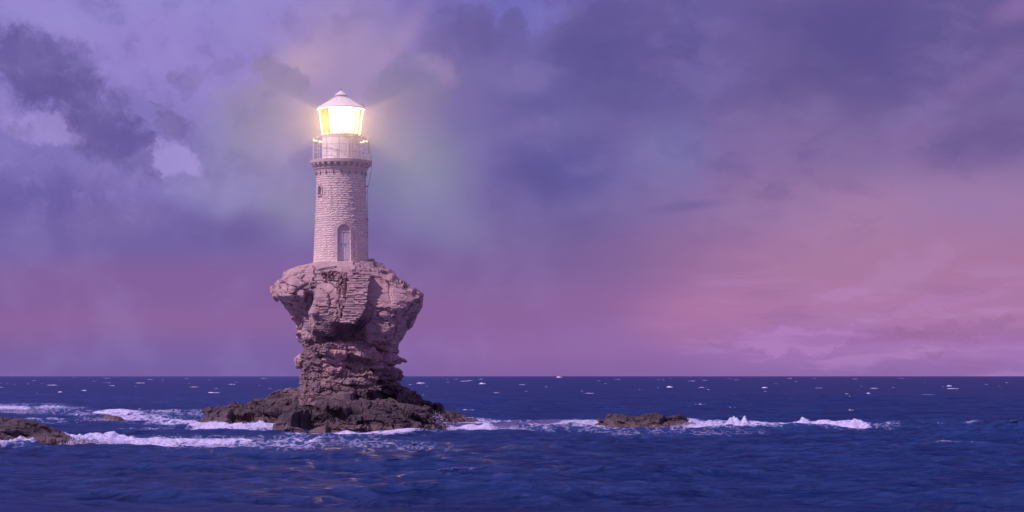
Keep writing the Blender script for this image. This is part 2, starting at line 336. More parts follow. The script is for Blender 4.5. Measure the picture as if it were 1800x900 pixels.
def ridge(bm, tops, yc, w, wb=None, zb=-1.0, nx=70, ny=26, p=2.6, ysil=None):
    """closed mass whose skyline follows `tops` (photo column,row), standing at distance yc, half depth w"""
    wb = wb or w; ysil = ysil or yc
    xs = np.array([px(a, ysil) for a, _ in tops]); hs = np.array([pz(b, ysil) for _, b in tops])
    X = np.linspace(xs[0], xs[-1], nx); H = np.interp(X, xs, hs)
    up, dn_ = [], []
    for i in range(nx):
        e = min(1, 3.0 * min(i, nx - 1 - i) / nx + .25); ru, rd = [], []
        for j in range(ny):
            t = -1 + 2 * j / (ny - 1); y = yc + t * (w if t < 0 else wb) * e ** .5
            z = zb + (max(H[i], .02) - zb) * (1 - abs(t) ** p)
            ru.append(bm.verts.new((X[i], y, z))); rd.append(bm.verts.new((X[i], y, zb - .3)))
        up.append(ru); dn_.append(rd)
    for i in range(nx - 1):
        for j in range(ny - 1):
            bm.faces.new((up[i][j], up[i + 1][j], up[i + 1][j + 1], up[i][j + 1]))
            bm.faces.new((dn_[i][j], dn_[i][j + 1], dn_[i + 1][j + 1], dn_[i + 1][j]))
        bm.faces.new((up[i][0], dn_[i][0], dn_[i + 1][0], up[i + 1][0])); bm.faces.new((up[i][-1], up[i + 1][-1], dn_[i + 1][-1], dn_[i][-1]))
    for j in range(ny - 1):
        bm.faces.new((up[0][j], up[0][j + 1], dn_[0][j + 1], dn_[0][j])); bm.faces.new((up[-1][j], dn_[-1][j], dn_[-1][j + 1], up[-1][j + 1]))
    def hz(x, y):
        t = (y - yc) / (w if y < yc else wb)
        return zb + (max(float(np.interp(x, xs, hs)), .02) - zb) * (1 - min(1, abs(t)) ** p)
    return hz, (X[0], X[-1])
def ridge_slabs(bm, hz, xr, yc, w, n, smax=1.6, ysp=None):
    for _ in range(n):
        x = random.uniform(*xr); y = yc + w * random.uniform(-.95, .5); z = hz(x, y)
        if z < -.3: continue
        s = smax * random.uniform(.3, 1); t = s * random.uniform(.15, .4)
        slab(bm, (x, y, z - t * random.uniform(.3, .9)), (s * 1.5, s, t), random.uniform(-.6, .6), (random.uniform(-.12, .12), R(7) + random.uniform(-.1, .1)))
def finish_rock(name, bm, voxel, strat=.12, rough=.12, rseed=0, top=None, fac=1.0):
    me = bpy.data.meshes.new('tmp'); bmesh.ops.recalc_face_normals(bm, faces=bm.faces[:]); bm.to_mesh(me); bm.free()
    o = bpy.data.objects.new('tmp', me); COL.objects.link(o)
    md = o.modifiers.new('r', 'REMESH'); md.mode = 'VOXEL'; md.voxel_size = voxel; md.adaptivity = 0
    bpy.context.view_layer.update()
    em = bpy.data.meshes.new_from_object(o.evaluated_get(bpy.context.evaluated_depsgraph_get()))
    bpy.data.objects.remove(o); bpy.data.meshes.remove(me)
    nv = len(em.vertices); co = np.empty(nv * 3, np.float32); em.vertices.foreach_get('co', co); co = co.reshape(-1, 3).astype(float)
    nr = np.empty(nv * 3, np.float32); em.vertices.foreach_get('normal', nr); nr = nr.reshape(-1, 3)
    x, y, z = co.T
    # dipping beds: each bed stands out or back by its own amount, in blocks
    wz = z + .13 * x - .05 * y + .22 * fbm(x * .5, y * .5, z * .3 + rseed, 3)
    def beds(t, seed, blk):
        q = wz / t; i = np.floor(q); f = q - i
        j = vnoise(x / blk + i * 3.7, y / blk + i * 1.3, i * .77 + seed) + .5 * vnoise(x / blk * 2.7 + i * 3.7, y / blk * 2.7, i * .77 + seed)
        return np.clip(j * 1.6, -1, 1) - .6 * (np.minimum(f, 1 - f) < .12)
    topf = np.ones(nv) if top is None else np.clip(1.15 - (z - top[0]) / (top[1] - top[0]), .22, 1)
    side = np.clip(1.2 - np.abs(nr[:, 2]), .25, 1)
    d = strat * topf * side * (.85 * beds(.5, 1, 1.6) + .28 * beds(.17, 2, .9))
    d += rough * np.maximum(topf, .45) * (.55 * fbm(x * .9, y * .9, z * 1.2, 4) + .35 * ridged(x * 1.7, y * 1.7, z * 3.2, 4, .55) - .2)
    # angular facets: every joint-bounded block has its own slight tilt
    for (cs, am, cw, lo) in ((1.9, .26, .05, .8), (.62, .22, .02, 0.)):
        g = np.stack([x / cs + .37, y / cs + 3.1, (z + .13 * x) / cs * 1.5], -1) + .22 * np.stack([fbm(x * .8, y * .8, z * .8 + 40 + q, 2) for q in (0, 9, 18)], -1)
        gi = np.floor(g).astype(int); d1 = np.full(nv, 9.); d2 = np.full(nv, 9.); best = np.zeros((nv, 3)); bid = np.zeros((nv, 3), int)
        for ox in (-1, 0, 1):
            for oy in (-1, 0, 1):
                for oz in (-1, 0, 1):
                    c_ = gi + (ox, oy, oz); f_ = c_ + .5 + .42 * np.stack([_h(c_[:, 0] + 5, c_[:, 1], c_[:, 2]), _h(c_[:, 0], c_[:, 1] + 77, c_[:, 2]), _h(c_[:, 0], c_[:, 1], c_[:, 2] + 191)], -1)
                    dd = np.linalg.norm(g - f_, axis=1); nb_ = dd < d1; d2 = np.where(nb_, d1, np.minimum(d2, dd)); d1 = np.where(nb_, dd, d1); best[nb_] = f_[nb_]; bid[nb_] = c_[nb_]
        tl = np.stack([_h(bid[:, 0] + 9, bid[:, 1] + 3, bid[:, 2] + k_) for k_ in (11, 29, 47)], -1)
        lowb = 1 + (1.3 if cs > 1 else .5) * np.clip((2.6 - z) / 1.2, 0, 1)
        d += fac * lowb * (am * cs * ((g - best) * tl).sum(1) * .55 + am * cs * .12 * tl[:, 0] - cw * (d2 - d1 < .06)) * np.maximum(topf * 1.2 - .2, lo)
    # sharp joints
    cr = np.abs(fbm(x * .55 + 9, y * .55, z * .9, 3)); d -= .16 * fac * (cr < .035) * (1 - .3 * topf)
    co += nr * d[:, None]
    em.vertices.foreach_set('co', co.astype(np.float32).ravel()); em.update()
    em.name = name; em.materials.clear()
    for f in em.polygons: f.use_smooth = False
    return link(name, em, M_ROCK)

YC = 122.0
ROWS = [
 (463, [(545, 0), (556, 1.5), (600, 2.2), (642, 1.8), (656, 0)]),
 (468, [(522, 0), (540, 1.6), (600, 2.7), (650, 2.2), (670, 0)]),
 (478, [(500, 0), (516, 1.9), (560, 3.0), (600, 3.3), (640, 3.1), (670, 2.3), (692, 0)]),
 (488, [(494, 0), (505, 2.2), (540, 3.0), (600, 3.5), (650, 3.2), (690, 2.6), (700, 0)]),
 (500, [(484, 0), (492, 2.1), (515, 3.3), (545, 3.1), (560, 3.5), (600, 3.7), (650, 3.5), (680, 3.3), (710, 2.9), (718, 0)]),
 (510, [(481, 0), (488, 2.3), (510, 3.6), (540, 3.2), (550, 3.3), (560, 3.8), (600, 4.0), (655, 3.8), (690, 3.7), (726, 3.3), (732, 0)]),
 (520, [(481, 0), (488, 2.2), (510, 3.6), (534, 3.6), (540, 2.2), (548, 2.3), (558, 4.0), (600, 4.2), (655, 4.0), (700, 3.8), (739, 3.3), (744, 0)]),
 (527, [(486, 0), (493, 1.2), (515, 2.9), (534, 3.4), (539, 1.6), (549, 1.8), (556, 4.0), (600, 4.3), (650, 4.0), (697, 4.0), (739, 3.4), (745, 0)]),
 (533, [(492, 0), (501, .5), (520, 1.0), (538, 1.2), (548, 1.9), (554, 4.0), (600, 4.3), (650, 4.0), (695, 4.1), (727, 3.6), (733, 1.2), (744, 0)]),
 (542, [(499, 0), (508, .4), (530, .7), (541, 1.2), (547, 3.8), (556, 4.0), (600, 4.3), (650, 4.0), (690, 4.1), (716, 3.9), (722, 1.3), (742, 0)]),
 (555, [(512, 0), (524, .4), (534, .8), (541, 3.2), (560, 3.8), (600, 4.2), (640, 4.0), (680, 4.2), (701, 3.9), (707, 1.3), (732, 0)]),
 (568, [(517, 0), (528, .5), (538, 1.1), (545, 3.2), (570, 3.8), (600, 4.0), (622, 3.6), (634, 2.9), (646, 3.6), (688, 4.1), (694, 1.5), (725, 0)]),
 (576, [(519, 0), (530, .6), (541, 1.4), (552, 3.4), (580, 3.6), (600, 3.3), (628, 2.2), (638, 2.2), (643, 3.8), (683, 4.0), (689, 1.5), (721, 0)]),
 (584, [(521, 0), (531, .8), (545, 1.6), (560, 3.0), (580, 2.7), (600, 2.5), (632, 2.3), (638, 2.2), (643, 3.9), (678, 3.9), (683, 1.4), (717, 0)]),
 (594, [(519, 0), (532, .9), (545, 2.0), (560, 2.4), (590, 2.4), (635, 2.2), (640, 2.0), (646, 3.4), (666, 3.1), (672, 1.2), (711, 0)]),
 (606, [(532, 0), (544, 1.4), (560, 2.4), (590, 2.4), (625, 2.3), (634, 2.9), (644, 2.8), (650, 1.8), (675, 1.0), (700, 0)]),
 (612, [(539, 0), (548, 1.6), (562, 2.6), (572, 3.3), (600, 3.3), (615, 2.9), (635, 3.3), (643, 2.8), (652, 1.5), (680, .9), (697, 0)]),
 (619, [(540, 0), (550, 1.7), (565, 2.6), (575, 3.6), (615, 3.5), (640, 3.5), (648, 2.6), (655, 1.4), (680, .9), (695, 0)]),
 (627, [(532, 0), (545, 1.7), (560, 2.6), (575, 2.6), (600, 2.4), (620, 2.9), (640, 2.7), (650, 1.6), (680, .9), (693, 0)]),
 (632, [(528, 0), (545, 1.9), (560, 2.8), (572, 3.4), (600, 3.4), (615, 2.8), (640, 2.4), (650, 1.5), (675, .9), (688, 0)]),
 (648, [(534, 0), (547, 1.9), (560, 2.7), (600, 3.4), (636, 3.0), (643, 1.9), (675, 1.0), (692, 0)]),
 (662, [(532, 0), (545, 2.0), (560, 2.7), (600, 3.4), (642, 3.2), (650, 1.9), (675, 1.0), (690, 0)]),
 (680, [(530, 0), (545, 2.1), (560, 2.9), (600, 3.6), (645, 3.4), (654, 2.0), (680, 1.1), (690, 0)]),
 (700, [(524, 0), (545, 2.4), (570, 3.5), (600, 4.1), (645, 4.0), (660, 2.6), (690, 1.6), (704, 0)]),
 (725, [(515, 0), (545, 3.0), (570, 4.2), (600, 4.8), (640, 4.8), (670, 3.6), (700, 2), (722, 0)]),
 (775, [(505, 0), (545, 3.4), (570, 4.8), (600, 5.4), (640, 5.4), (670, 4.2), (710, 2), (735, 0)]),
]
def front_depth(pxx, py):
    """how far the cliff stands toward the viewer from the stack's mid plane"""
    ps = [r[0] for r in ROWS]; py = min(max(py, ps[0]), ps[-1])
    k = max(0, min(len(ps) - 2, int(np.searchsorted(ps, py)) - 1)); f = (py - ps[k]) / (ps[k + 1] - ps[k])
    def at(row): return float(np.interp(pxx, [a for a, _ in row], [b for _, b in row]))
    return at(ROWS[k][1]) * (1 - f) + at(ROWS[k + 1][1]) * f
bm = bmesh.new()
NT = 150; prev = None; rows = []
pys = np.arange(463, 776, 1.9)
for py in pys:
    ps = [r[0] for r in ROWS]; k = max(0, min(len(ps) - 2, int(np.searchsorted(ps, py)) - 1)); f = min(1, (py - ps[k]) / (ps[k + 1] - ps[k]))
    l_ = ROWS[k][1][0][0] * (1 - f) + ROWS[k + 1][1][0][0] * f; r_ = ROWS[k][1][-1][0] * (1 - f) + ROWS[k + 1][1][-1][0] * f
    z = pz(py, YC); ring = []
    for i in range(NT):                                   # front, left to right
        s = .5 - .5 * math.cos(math.pi * i / (NT - 1)); q = l_ + (r_ - l_) * s; d = front_depth(q, py)
        y = YC - d; ring.append(bm.verts.new((px(q, y), y, pz(py, y))))
    wdt = (r_ - l_) / FPX * YC / 2; cx = ((l_ + r_) / 2 - 900) / FPX * YC
    for i in range(1, NT // 2):                           # back, right to left
        a = math.pi * i / (NT // 2); ring.append(bm.verts.new((cx + wdt * math.cos(a), YC + .95 * wdt * math.sin(a) ** .8, z)))
    rows.append(ring)
for a, b in zip(rows, rows[1:]):
    n = len(a)
    for k in range(n): bm.faces.new((a[k], a[(k + 1) % n], b[(k + 1) % n], b[k]))
bm.faces.new(rows[0]); bm.faces.new(rows[-1][::-1])
# foot of the stack: front apron and the dark slope to the right
hz1, xr1 = ridge(bm, [(520, 752), (532, 724), (560, 708), (600, 700), (640, 702), (680, 712), (720, 728), (748, 746), (768, 762)], 117.6, 6.6, 6.5, ysil=116, p=2.0)
ridge_slabs(bm, hz1, xr1, 117.6, 6.6, 150, 1.9)
hz2, xr2 = ridge(bm, [(640, 680), (690, 686), (712, 689), (722, 693), (735, 703), (748, 712), (758, 722), (768, 745), (776, 760)], 126, 6.5, 6, ysil=126, p=2.4)
ridge_slabs(bm, hz2, xr2, 126, 6.5, 70, 1.6)
# ledges and slabs that stick out of the column
for _ in range(300):
    py = random.triangular(603, 715, 662); row_l = float(np.interp(py, [r[0] for r in ROWS], [r[1][0][0] for r in ROWS])); row_r = float(np.interp(py, [r[0] for r in ROWS], [r[1][-1][0] for r in ROWS]))
    q = random.uniform(row_l + 8, row_r - 8); d = front_depth(q, py); s = random.uniform(.5, 1.9)
    if q < 566 and s > .7: s = .5
    slab(bm, (px(q, YC - d), YC - d + s * .28, pz(py, YC - d)), (s * 1.6, s * .8, random.uniform(.07, .26)), random.uniform(-.3, .3), (random.uniform(-.1, .15), R(7) + random.uniform(-.12, .12)))
def boulder(q, py, w, h, dep, tilt=0, out=0.0):
    yb = YC - front_depth(q, py); slab(bm, (px(q, yb), yb + dep * .3 - out, pz(py, yb)), (w, dep, h), random.uniform(-.15, .15), (R(-8), R(tilt)), .12)
for a in ((600, 612, 2.6, .55, 1.6, -6), (637, 622, 1.3, .42, 1.0, 4, .3), (585, 632, 1.9, .45, 1.4, 12), (620, 640, 2.2, .35, 1.3, 8), (580, 655, 2.2, .4, 1.5, -4), (625, 662, 2.4, .4, 1.4, 3),
          (600, 678, 2.8, .5, 1.6, -5), (660, 590, 1.3, .9, 1.0, -12), (676, 575, 1.3, .8, .9, -30), (566, 560, 1.2, .7, 1.0, 25), (556, 545, .8, .9, .8, 30), (575, 575, 1.2, .6, .9, 35),
          (520, 486, 2.2, .3, 1.2, -24), (668, 494, 1.7, .35, 1.0, 5), (690, 505, 1.7, .35, 1.0, 14), (560, 500, 1.6, .3, .6, 3)):
    boulder(*a)
# jagged teeth under the left overhang
for q, py, s in ((520, 587, .35), (522, 575, .3), (531, 632, .35), (514, 560, .25)):
    slab(bm, ((q + 5 - 900) / FPX * YC, YC - .3, pz(py, YC)), (s * 1.7, 1.2, s * .4), random.uniform(-.3, .3), (0, R(-25)))
stack = finish_rock('rock_stack', bm, .06, .15, .075, 0, top=(4.3, 6.0))
tag(stack, 'tall top-heavy reddish rock stack with overhanging shoulders carrying the lighthouse', 'rock')
_deps = bpy.context.evaluated_depsgraph_get(); bpy.context.view_layer.update()
BVH = BVHTree.FromObject(stack, bpy.context.evaluated_depsgraph_get())
def front_hit(q, py, depth=YC):
    h = BVH.ray_cast(Vector((0, 0, CAMZ)), Vector(((q - 900) / FPX, 1, (661 - py) / FPX)))
    return h[0], h[1]

def rock_thing(name, label, tops, yc, w, wb, ysil, n, smax, voxel=.09, p=2.4, strat=.12, rough=.12, seed=0, grp=None, fac=1.0):
    bm = bmesh.new(); hz, xr = ridge(bm, tops, yc, w, wb, ysil=ysil, p=p); ridge_slabs(bm, hz, xr, yc, w, n, smax)
    o = finish_rock(name, bm, voxel, strat, rough, seed, None, fac); return tag(o, label, 'rock', grp)
GR = 'low rocks breaking the surf'
rock_thing('rock_outcrop', 'dark low rock shelf against the left foot of the lighthouse stack', [(362, 750), (368, 738), (377, 727), (390, 718), (402, 721), (415, 721), (430, 720), (446, 710), (460, 706), (480, 703), (496, 695), (515, 690), (535, 686), (560, 690)], 134, 5, 5, 134, 110, 1.9, grp=GR)
rock_thing('rock_outcrop', 'black low reef ending in a point right of the lighthouse stack', [(742, 745), (750, 722), (757, 716), (775, 721), (790, 725), (798, 729), (810, 736), (822, 743), (836, 750)], 138, 4, 4, 138, 40, 1.3, grp=GR)
rock_thing('sea_rock', 'long low humped rock alone in the surf to the right of the stack', [(1042, 754), (1052, 747), (1062, 742), (1074, 732), (1086, 729), (1105, 731), (1125, 732), (1150, 730), (1175, 735), (1200, 737), (1222, 743), (1240, 752)], 121.5, 3.4, 3.5, 121, 80, .9, .05, 2.0, .08, .10, grp=GR, fac=.6)
rock_thing('sea_rock', 'small rock tip showing through foam right of the long humped rock', [(1256, 752), (1266, 749), (1277, 746), (1288, 750), (1297, 753)], 123, 1.0, 1.0, 123, 8, .4, .06, grp=GR, fac=.3, strat=.04)
rock_thing('sea_rock', 'brown rounded rock cut by the left edge with surf below it', [(-90, 742), (-40, 738), (0, 738), (30, 739), (50, 741), (64, 746), (74, 754), (90, 759), (104, 764), (114, 771), (126, 778), (146, 784), (162, 789)], 94, 4.6, 4.5, 94, 80, 1.1, .05, 2.2, .09, .08, 5, grp=GR, fac=.7)
rock_thing('sea_rock', 'flat dark rock awash in foam behind the brown left rock', [(146, 744), (158, 737), (172, 733), (188, 731), (204, 733), (216, 738), (228, 745)], 138, 2.2, 2, 138, 14, .7, .08, grp=GR, fac=.3, strat=.04)

# ------------------------------------------------------------ lighthouse
K = FPX / YC
TX, TY = (599.5 - 900) / K, YC
def zc(py): return CAMZ + (661 - py) / K
Z0, Z1 = zc(463), zc(301)
RB, RT = 1.66, 1.47
LH = empty('lighthouse', (TX, TY, Z0), 'round stone lighthouse tower with lit white lantern on top of the rock stack', 'lighthouse')
h0 = Z1 - Z0
def rad(z): return RB + (RT - RB) * min(1, (z / h0) * 1.15) ** .8
DOORA = math.asin((px(605, YC - 1.6) - TX) / 1.66); DW = .385; DH0, DHS = 0.0, zc(409) - Z0     # door: half width, spring height
WA = math.asin((px(561.5, YC - .85) - TX) / 1.52); WZ, WW, WH = zc(345) - Z0, .17, .36
def in_door(a, z, g=0.0):
    x = (a - DOORA) * 1.6
    return abs(x) < DW + g and z < DHS or (x * x + (z - DHS) ** 2 < (DW + g) ** 2)
def in_win(a, z, g=0.0):
    x = (a - WA) * 1.5
    return (abs(x) < WW + g and WZ - g < z < WZ + WH) or (z >= WZ + WH and x * x + (z - WZ - WH) ** 2 < (WW + g) ** 2)
# core with the recesses pushed in
bm = bmesh.new(); NA, NZ = 300, 150; grid = []
for j in range(NZ + 1):
    z = h0 * j / NZ; row = []
    for i in range(NA):
        a = -math.pi + 2 * math.pi * i / NA
        r = rad(z) - .02 - (.30 if in_door(a, z) else .30 if in_win(a, z) else 0)
        row.append(bm.verts.new((r * math.sin(a), -r * math.cos(a), z)))
    grid.append(row)
for j in range(NZ):
    for i in range(NA): bm.faces.new((grid[j][i], grid[j][(i + 1) % NA], grid[j + 1][(i + 1) % NA], grid[j + 1][i]))
bm.faces.new(grid[-1])
bmobj('tower_wall', bm, M_MORTAR, LH)
# stones
def block_mesh(k):
    bm = bmesh.new(); rr_ = random.Random(k)
    fx = [-.5, -.17, .17, .5]; fz_ = [-.5, 0, .5]; g = []
    for z in fz_:
        g.append([bm.verts.new((x * (1 if abs(x) < .4 else .965) + rr_.uniform(-.02, .02), -.5 - (rr_.uniform(.0, .16) if abs(x) < .4 and z == 0 else rr_.uniform(-.25, .05)), z * .95 + rr_.uniform(-.03, .03))) for x in fx])
    bk = [[bm.verts.new((x, .5, z)) for x in (-.5, .5)] for z in (-.5, .5)]
    for j in range(2):
        for i in range(3): bm.faces.new((g[j][i], g[j][i + 1], g[j + 1][i + 1], g[j + 1][i]))
    bm.faces.new([bk[0][0], bk[0][1]] + g[0][::-1]); bm.faces.new([bk[1][1], bk[1][0]] + g[2])
    bm.faces.new((bk[0][0], g[0][0], g[1][0], g[2][0], bk[1][0])); bm.faces.new((bk[0][1], bk[1][1], g[2][3], g[1][3], g[0][3]))
    bmesh.ops.recalc_face_normals(bm, faces=bm.faces[:])
    me = bpy.data.meshes.new('stone'); bm.to_mesh(me); bm.free(); return me
BLK = [block_mesh(k) for k in range(14)]
for me in BLK: me.materials.append(M_STONE)
stones = []
z = 0.0
while z < h0 - .05:
    ch = random.uniform(.105, .165); zm = z + ch / 2
    if z + ch > h0: ch = h0 - z; zm = z + ch / 2
    a = -math.pi + random.uniform(0, .2); r = rad(zm)
    while a < math.pi:
        ln = random.uniform(.22, .50); da = ln / r
        if a + da > math.pi: da = math.pi - a; ln = da * r
        am = a + da / 2
        if ln > .08 and not any(in_door(t, zm, .13) or in_win(t, zm, .07) for t in (a + da * .08, am, a + da * .92)):
            stones.append((am, zm, ln - .010, ch - .010, r + random.uniform(-.004, .007) * (1 if am < .35 or am > 2 else 3.2)))
        elif ln > .12:                                    # cut pieces beside an opening
            for h in (0, 1):
                aa = a + da * (.25 + .5 * h)
                if not any(in_door(t, zm, .13) or in_win(t, zm, .07) for t in (aa - da * .22, aa + da * .22)): stones.append((aa, zm, ln / 2 - .014, ch - .014, r + random.uniform(-.01, .02)))
        a += da
    z += ch
def view_size(s): return s[2] * s[3] * max(0, math.cos(s[0])) 
stones.sort(key=view_size, reverse=True)
for (a, zz, ln, ch, r) in stones[:300]:
    link('stone', random.choice(BLK), None, LH, (r * math.sin(a) * .96, -r * math.cos(a) * .96, zz), (0, 0, a), (ln, .12, ch))
vs, fs = [], []
for (a, zz, ln, ch, r) in stones[300:]:
    me = random.choice(BLK); M = Matrix.LocRotScale(Vector((r * math.sin(a) * .96, -r * math.cos(a) * .96, zz)), Matrix.Rotation(a, 3, 'Z').to_quaternion(), Vector((ln, .12, ch)))
    b0 = len(vs); vs += [M @ v.co for v in me.vertices]; fs += [[b0 + i for i in p.vertices] for p in me.polygons]
me = bpy.data.meshes.new('stonework'); me.from_pydata(vs, [], fs); o = link('stonework', me, M_STONE, LH); o['kind'] = 'stuff'
# door surround
def on_wall(x, z, out=0.0, A=DOORA):
    a = A + x / 1.6; r = rad(z) + out; return Vector((r * math.sin(a), -r * math.cos(a), z)), a
def wall_block(name, x, z, w, h, depth, out, rot=0, mt=M_TRIM, A=DOORA, jit=.01):
    p, a = on_wall(x, z, out - depth / 2, A); bm = bmesh.new()
    box(bm, (0, 0, 0), (w, depth, h), Matrix.Rotation(rot, 3, 'Y'), jit); o = bmobj(name, bm, mt, LH); o.location = p; o.rotation_euler = (0, 0, a); return o
for s in (-1, 1):
    z = 0
    k = 0
    while z < DHS - .02:
        h = min(random.uniform(.24, .34), DHS - z); w = .17 if k % 2 else .23
        wall_block('jamb_stone', s * (DW + w / 2 - .005), z + h / 2, w, h - .012, .42, .04); z += h; k += 1
for k in range(9):
    t = math.pi * (k + .5) / 9; rr_ = DW + .10
    wall_block('arch_stone', -rr_ * math.cos(t), DHS + rr_ * math.sin(t), .20, .155 if k != 4 else .17, .42, .045 if k != 4 else .07, -(math.pi - t), M_TRIM)
for s in (0,):
    # rough strip of rebuilt masonry right of the door
    for k in range(12):
        wall_block('patch_stone', DW + .33 + random.uniform(-.02, .02), .08 + k * .17, .20, .155, .15, .035, random.uniform(-.06, .06), M_STONE, jit=.03)
p, a = on_wall(0, 0, -.24)
bm = bmesh.new(); pts = [(-DW, 0), (DW, 0), (DW, DHS)] + [(DW * math.cos(t), DHS + DW * math.sin(t)) for t in np.linspace(.2, math.pi - .2, 12)] + [(-DW, DHS)]
fr = [bm.verts.new((x, -.03, z)) for x, z in pts]; bk = [bm.verts.new((x, .03, z)) for x, z in pts]
bm.faces.new(fr); bm.faces.new(bk[::-1])
for i in range(len(pts)): bm.faces.new((fr[i], bk[i], bk[(i + 1) % len(pts)], fr[(i + 1) % len(pts)]))
door = bmobj('door', bm, M_DOOR, LH); door.location = p; door.rotation_euler = (0, 0, a)
for x0 in (-.19, .19):
    for z0_, hh in ((.55, .8), (1.42, .65)):
        bm = bmesh.new(); box(bm, (x0, -.04, z0_), (.27, .02, hh)); bmobj('door_panel', bm, M_DOOR, door)
bm = bmesh.new(); tube(bm, [(.04, -.07, .95), (.04, -.07, 1.08)], .015); tube(bm, [(.04, -.04, 1.0), (.04, -.07, 1.0)], .012); bmobj('handle', bm, M_IRON, door)
bm = bmesh.new(); box(bm, (0, -.045, DHS - .02), (DW * 2, .05, .07)); bmobj('transom', bm, M_TRIM, door)
# window
p, a = on_wall(0, WZ, -.22, WA)
win = None
bm = bmesh.new(); pts = [(-WW, 0), (WW, 0), (WW, WH)] + [(WW * math.cos(t), WH + WW * math.sin(t)) for t in np.linspace(.3, math.pi - .3, 7)] + [(-WW, WH)]
fr = [bm.verts.new((x, -.01, z)) for x, z in pts]; bk = [bm.verts.new((x, .02, z)) for x, z in pts]
bm.faces.new(fr); bm.faces.new(bk[::-1])
for i in range(len(pts)): bm.faces.new((fr[i], bk[i], bk[(i + 1) % len(pts)], fr[(i + 1) % len(pts)]))
win = bmobj('window', bm, simple('dark_window', (.03, .022, .03), .35, var=.1), LH); win.location = p; win.rotation_euler = (0, 0, a)
bm = bmesh.new(); box(bm, (0, -.03, .25), (.03, .03, .5)); box(bm, (0, -.031, .30), (.32, .025, .03)); bmobj('frame', bm, M_IRON, win)
for k in range(5):
    t = math.pi * (k + .5) / 5
    wall_block('window_arch_stone', -(WW + .05) * math.cos(t), WZ + WH + (WW + .05) * math.sin(t), .10, .11, .3, .035, -(math.pi - t), M_TRIM, WA)
for s in (-1, 1):
    for k in range(2): wall_block('window_jamb_stone', s * (WW + .05), WZ + .09 + k * .18, .10, .165, .3, .035, 0, M_TRIM, WA)
wall_block('window_sill', 0, WZ - .04, .46, .07, .34, .07, 0, M_TRIM, WA)

# gallery: mouldings, corbels and deck
def lz(py): return zc(py) - Z0
bm = bmesh.new(); lathe(bm, [(1.50, lz(306)), (1.51, lz(303)), (1.53, lz(301.5)), (1.52, lz(300)), (1.60, lz(298.5)), (1.62, lz(296.5)), (1.55, lz(296)), (1.55, lz(289))], 72)
bmobj('cornice', bm, M_TRIM, LH)
NCB = 28
cb = bmesh.new(); prof = [(0, 0), (.24, .16), (.26, .20), (.26, .26), (0, .26)]
fa = [cb.verts.new((-.085, -x, z)) for x, z in prof]; fb = [cb.verts.new((.085, -x, z)) for x, z in prof]
cb.faces.new(fa); cb.faces.new(fb[::-1])
for i in range(5): cb.faces.new((fa[i], fb[i], fb[(i + 1) % 5], fa[(i + 1) % 5]))
bmesh.ops.recalc_face_normals(cb, faces=cb.faces[:]); cbm = bpy.data.meshes.new('corbel'); cb.to_mesh(cbm); cb.free(); cbm.materials.append(M_TRIM)
for k in range(NCB):
    a = 2 * math.pi * (k + .5) / NCB
    link('corbel', cbm, None, LH, (1.535 * math.sin(a), -1.535 * math.cos(a), lz(297)), (0, 0, a))
bm = bmesh.new(); lathe(bm, [(.5, lz(289.2)), (1.80, lz(289.2)), (1.83, lz(288.5)), (1.84, lz(283.5)), (1.81, lz(283)), (.5, lz(283))], 64)
bmobj('gallery_deck', bm, M_TRIM, LH)
# iron ties under the moulding
for k in range(20):
    a = 2 * math.pi * (k + .3) / 20; bm = bmesh.new(); box(bm, (0, -.03, 0), (.04, .06, .22)); o = bmobj('iron_tie', bm, M_IRON, LH); r = 1.48
    o.location = (r * math.sin(a), -r * math.cos(a), lz(306)); o.rotation_euler = (0, 0, a)
# railing
RL = empty('railing', (0, 0, 0), None, None); RL.parent = LH; del_keys = [k for k in ('label', 'category') if k in RL]
RR = 1.67; zt = lz(283)
for h, r in ((1.26, .022), (.84, .016), (.42, .016)):
    bm = bmesh.new(); n = 72; pts = [(RR * math.sin(2 * math.pi * k / n), -RR * math.cos(2 * math.pi * k / n), zt + h + .012 * math.sin(k * 1.3)) for k in range(n + 1)]
    tube(bm, pts, r, 6); bmobj('rail', bm, M_RAIL, RL)
for k, deg in enumerate(list(range(-80, 260, 26))):
    a = R(deg + 3); bm = bmesh.new(); tube(bm, [(0, 0, 0), (0, 0, 1.28)], .022, 6); box(bm, (0, 0, .01), (.1, .1, .02)); lathe(bm, [(.005, 1.28), (.035, 1.30), (.035, 1.33), (.005, 1.355)], 8)
    o = bmobj('post', bm, M_RAIL, RL); o.location = (RR * math.sin(a), -RR * math.cos(a), zt)
# lantern drum
RD = 1.12
bm = bmesh.new(); lathe(bm, [(RD + .03, zt - .01), (RD + .03, zt + .08), (RD, zt + .09), (RD, lz(240.5)), (RD + .05, lz(240)), (RD + .05, lz(237.5)), (1.0, lz(237.4))], 64)
bmobj('lantern_drum', bm, M_WHITE, LH)
for deg in range(-150, 210, 30):
    a = R(deg + 4); bm = bmesh.new(); box(bm, (0, 0, 0), (.035, .02, lz(240.5) - zt - .1)); o = bmobj('drum_seam', bm, M_WHITE, LH); o.location = (RD * math.sin(a), -RD * math.cos(a), (zt + lz(240.5)) / 2 + .04); o.rotation_euler = (0, 0, a)
bm = bmesh.new(); box(bm, (0, 0, 0), (.5, .03, 1.05)); tube(bm, [(.17, -.03, -.05), (.17, -.06, .05)], .015)
o = bmobj('drum_door', bm, M_WHITE, LH); a = R(38); o.location = (RD * math.sin(a) * 1.0, -RD * math.cos(a), zt + .62); o.rotation_euler = (0, 0, a)
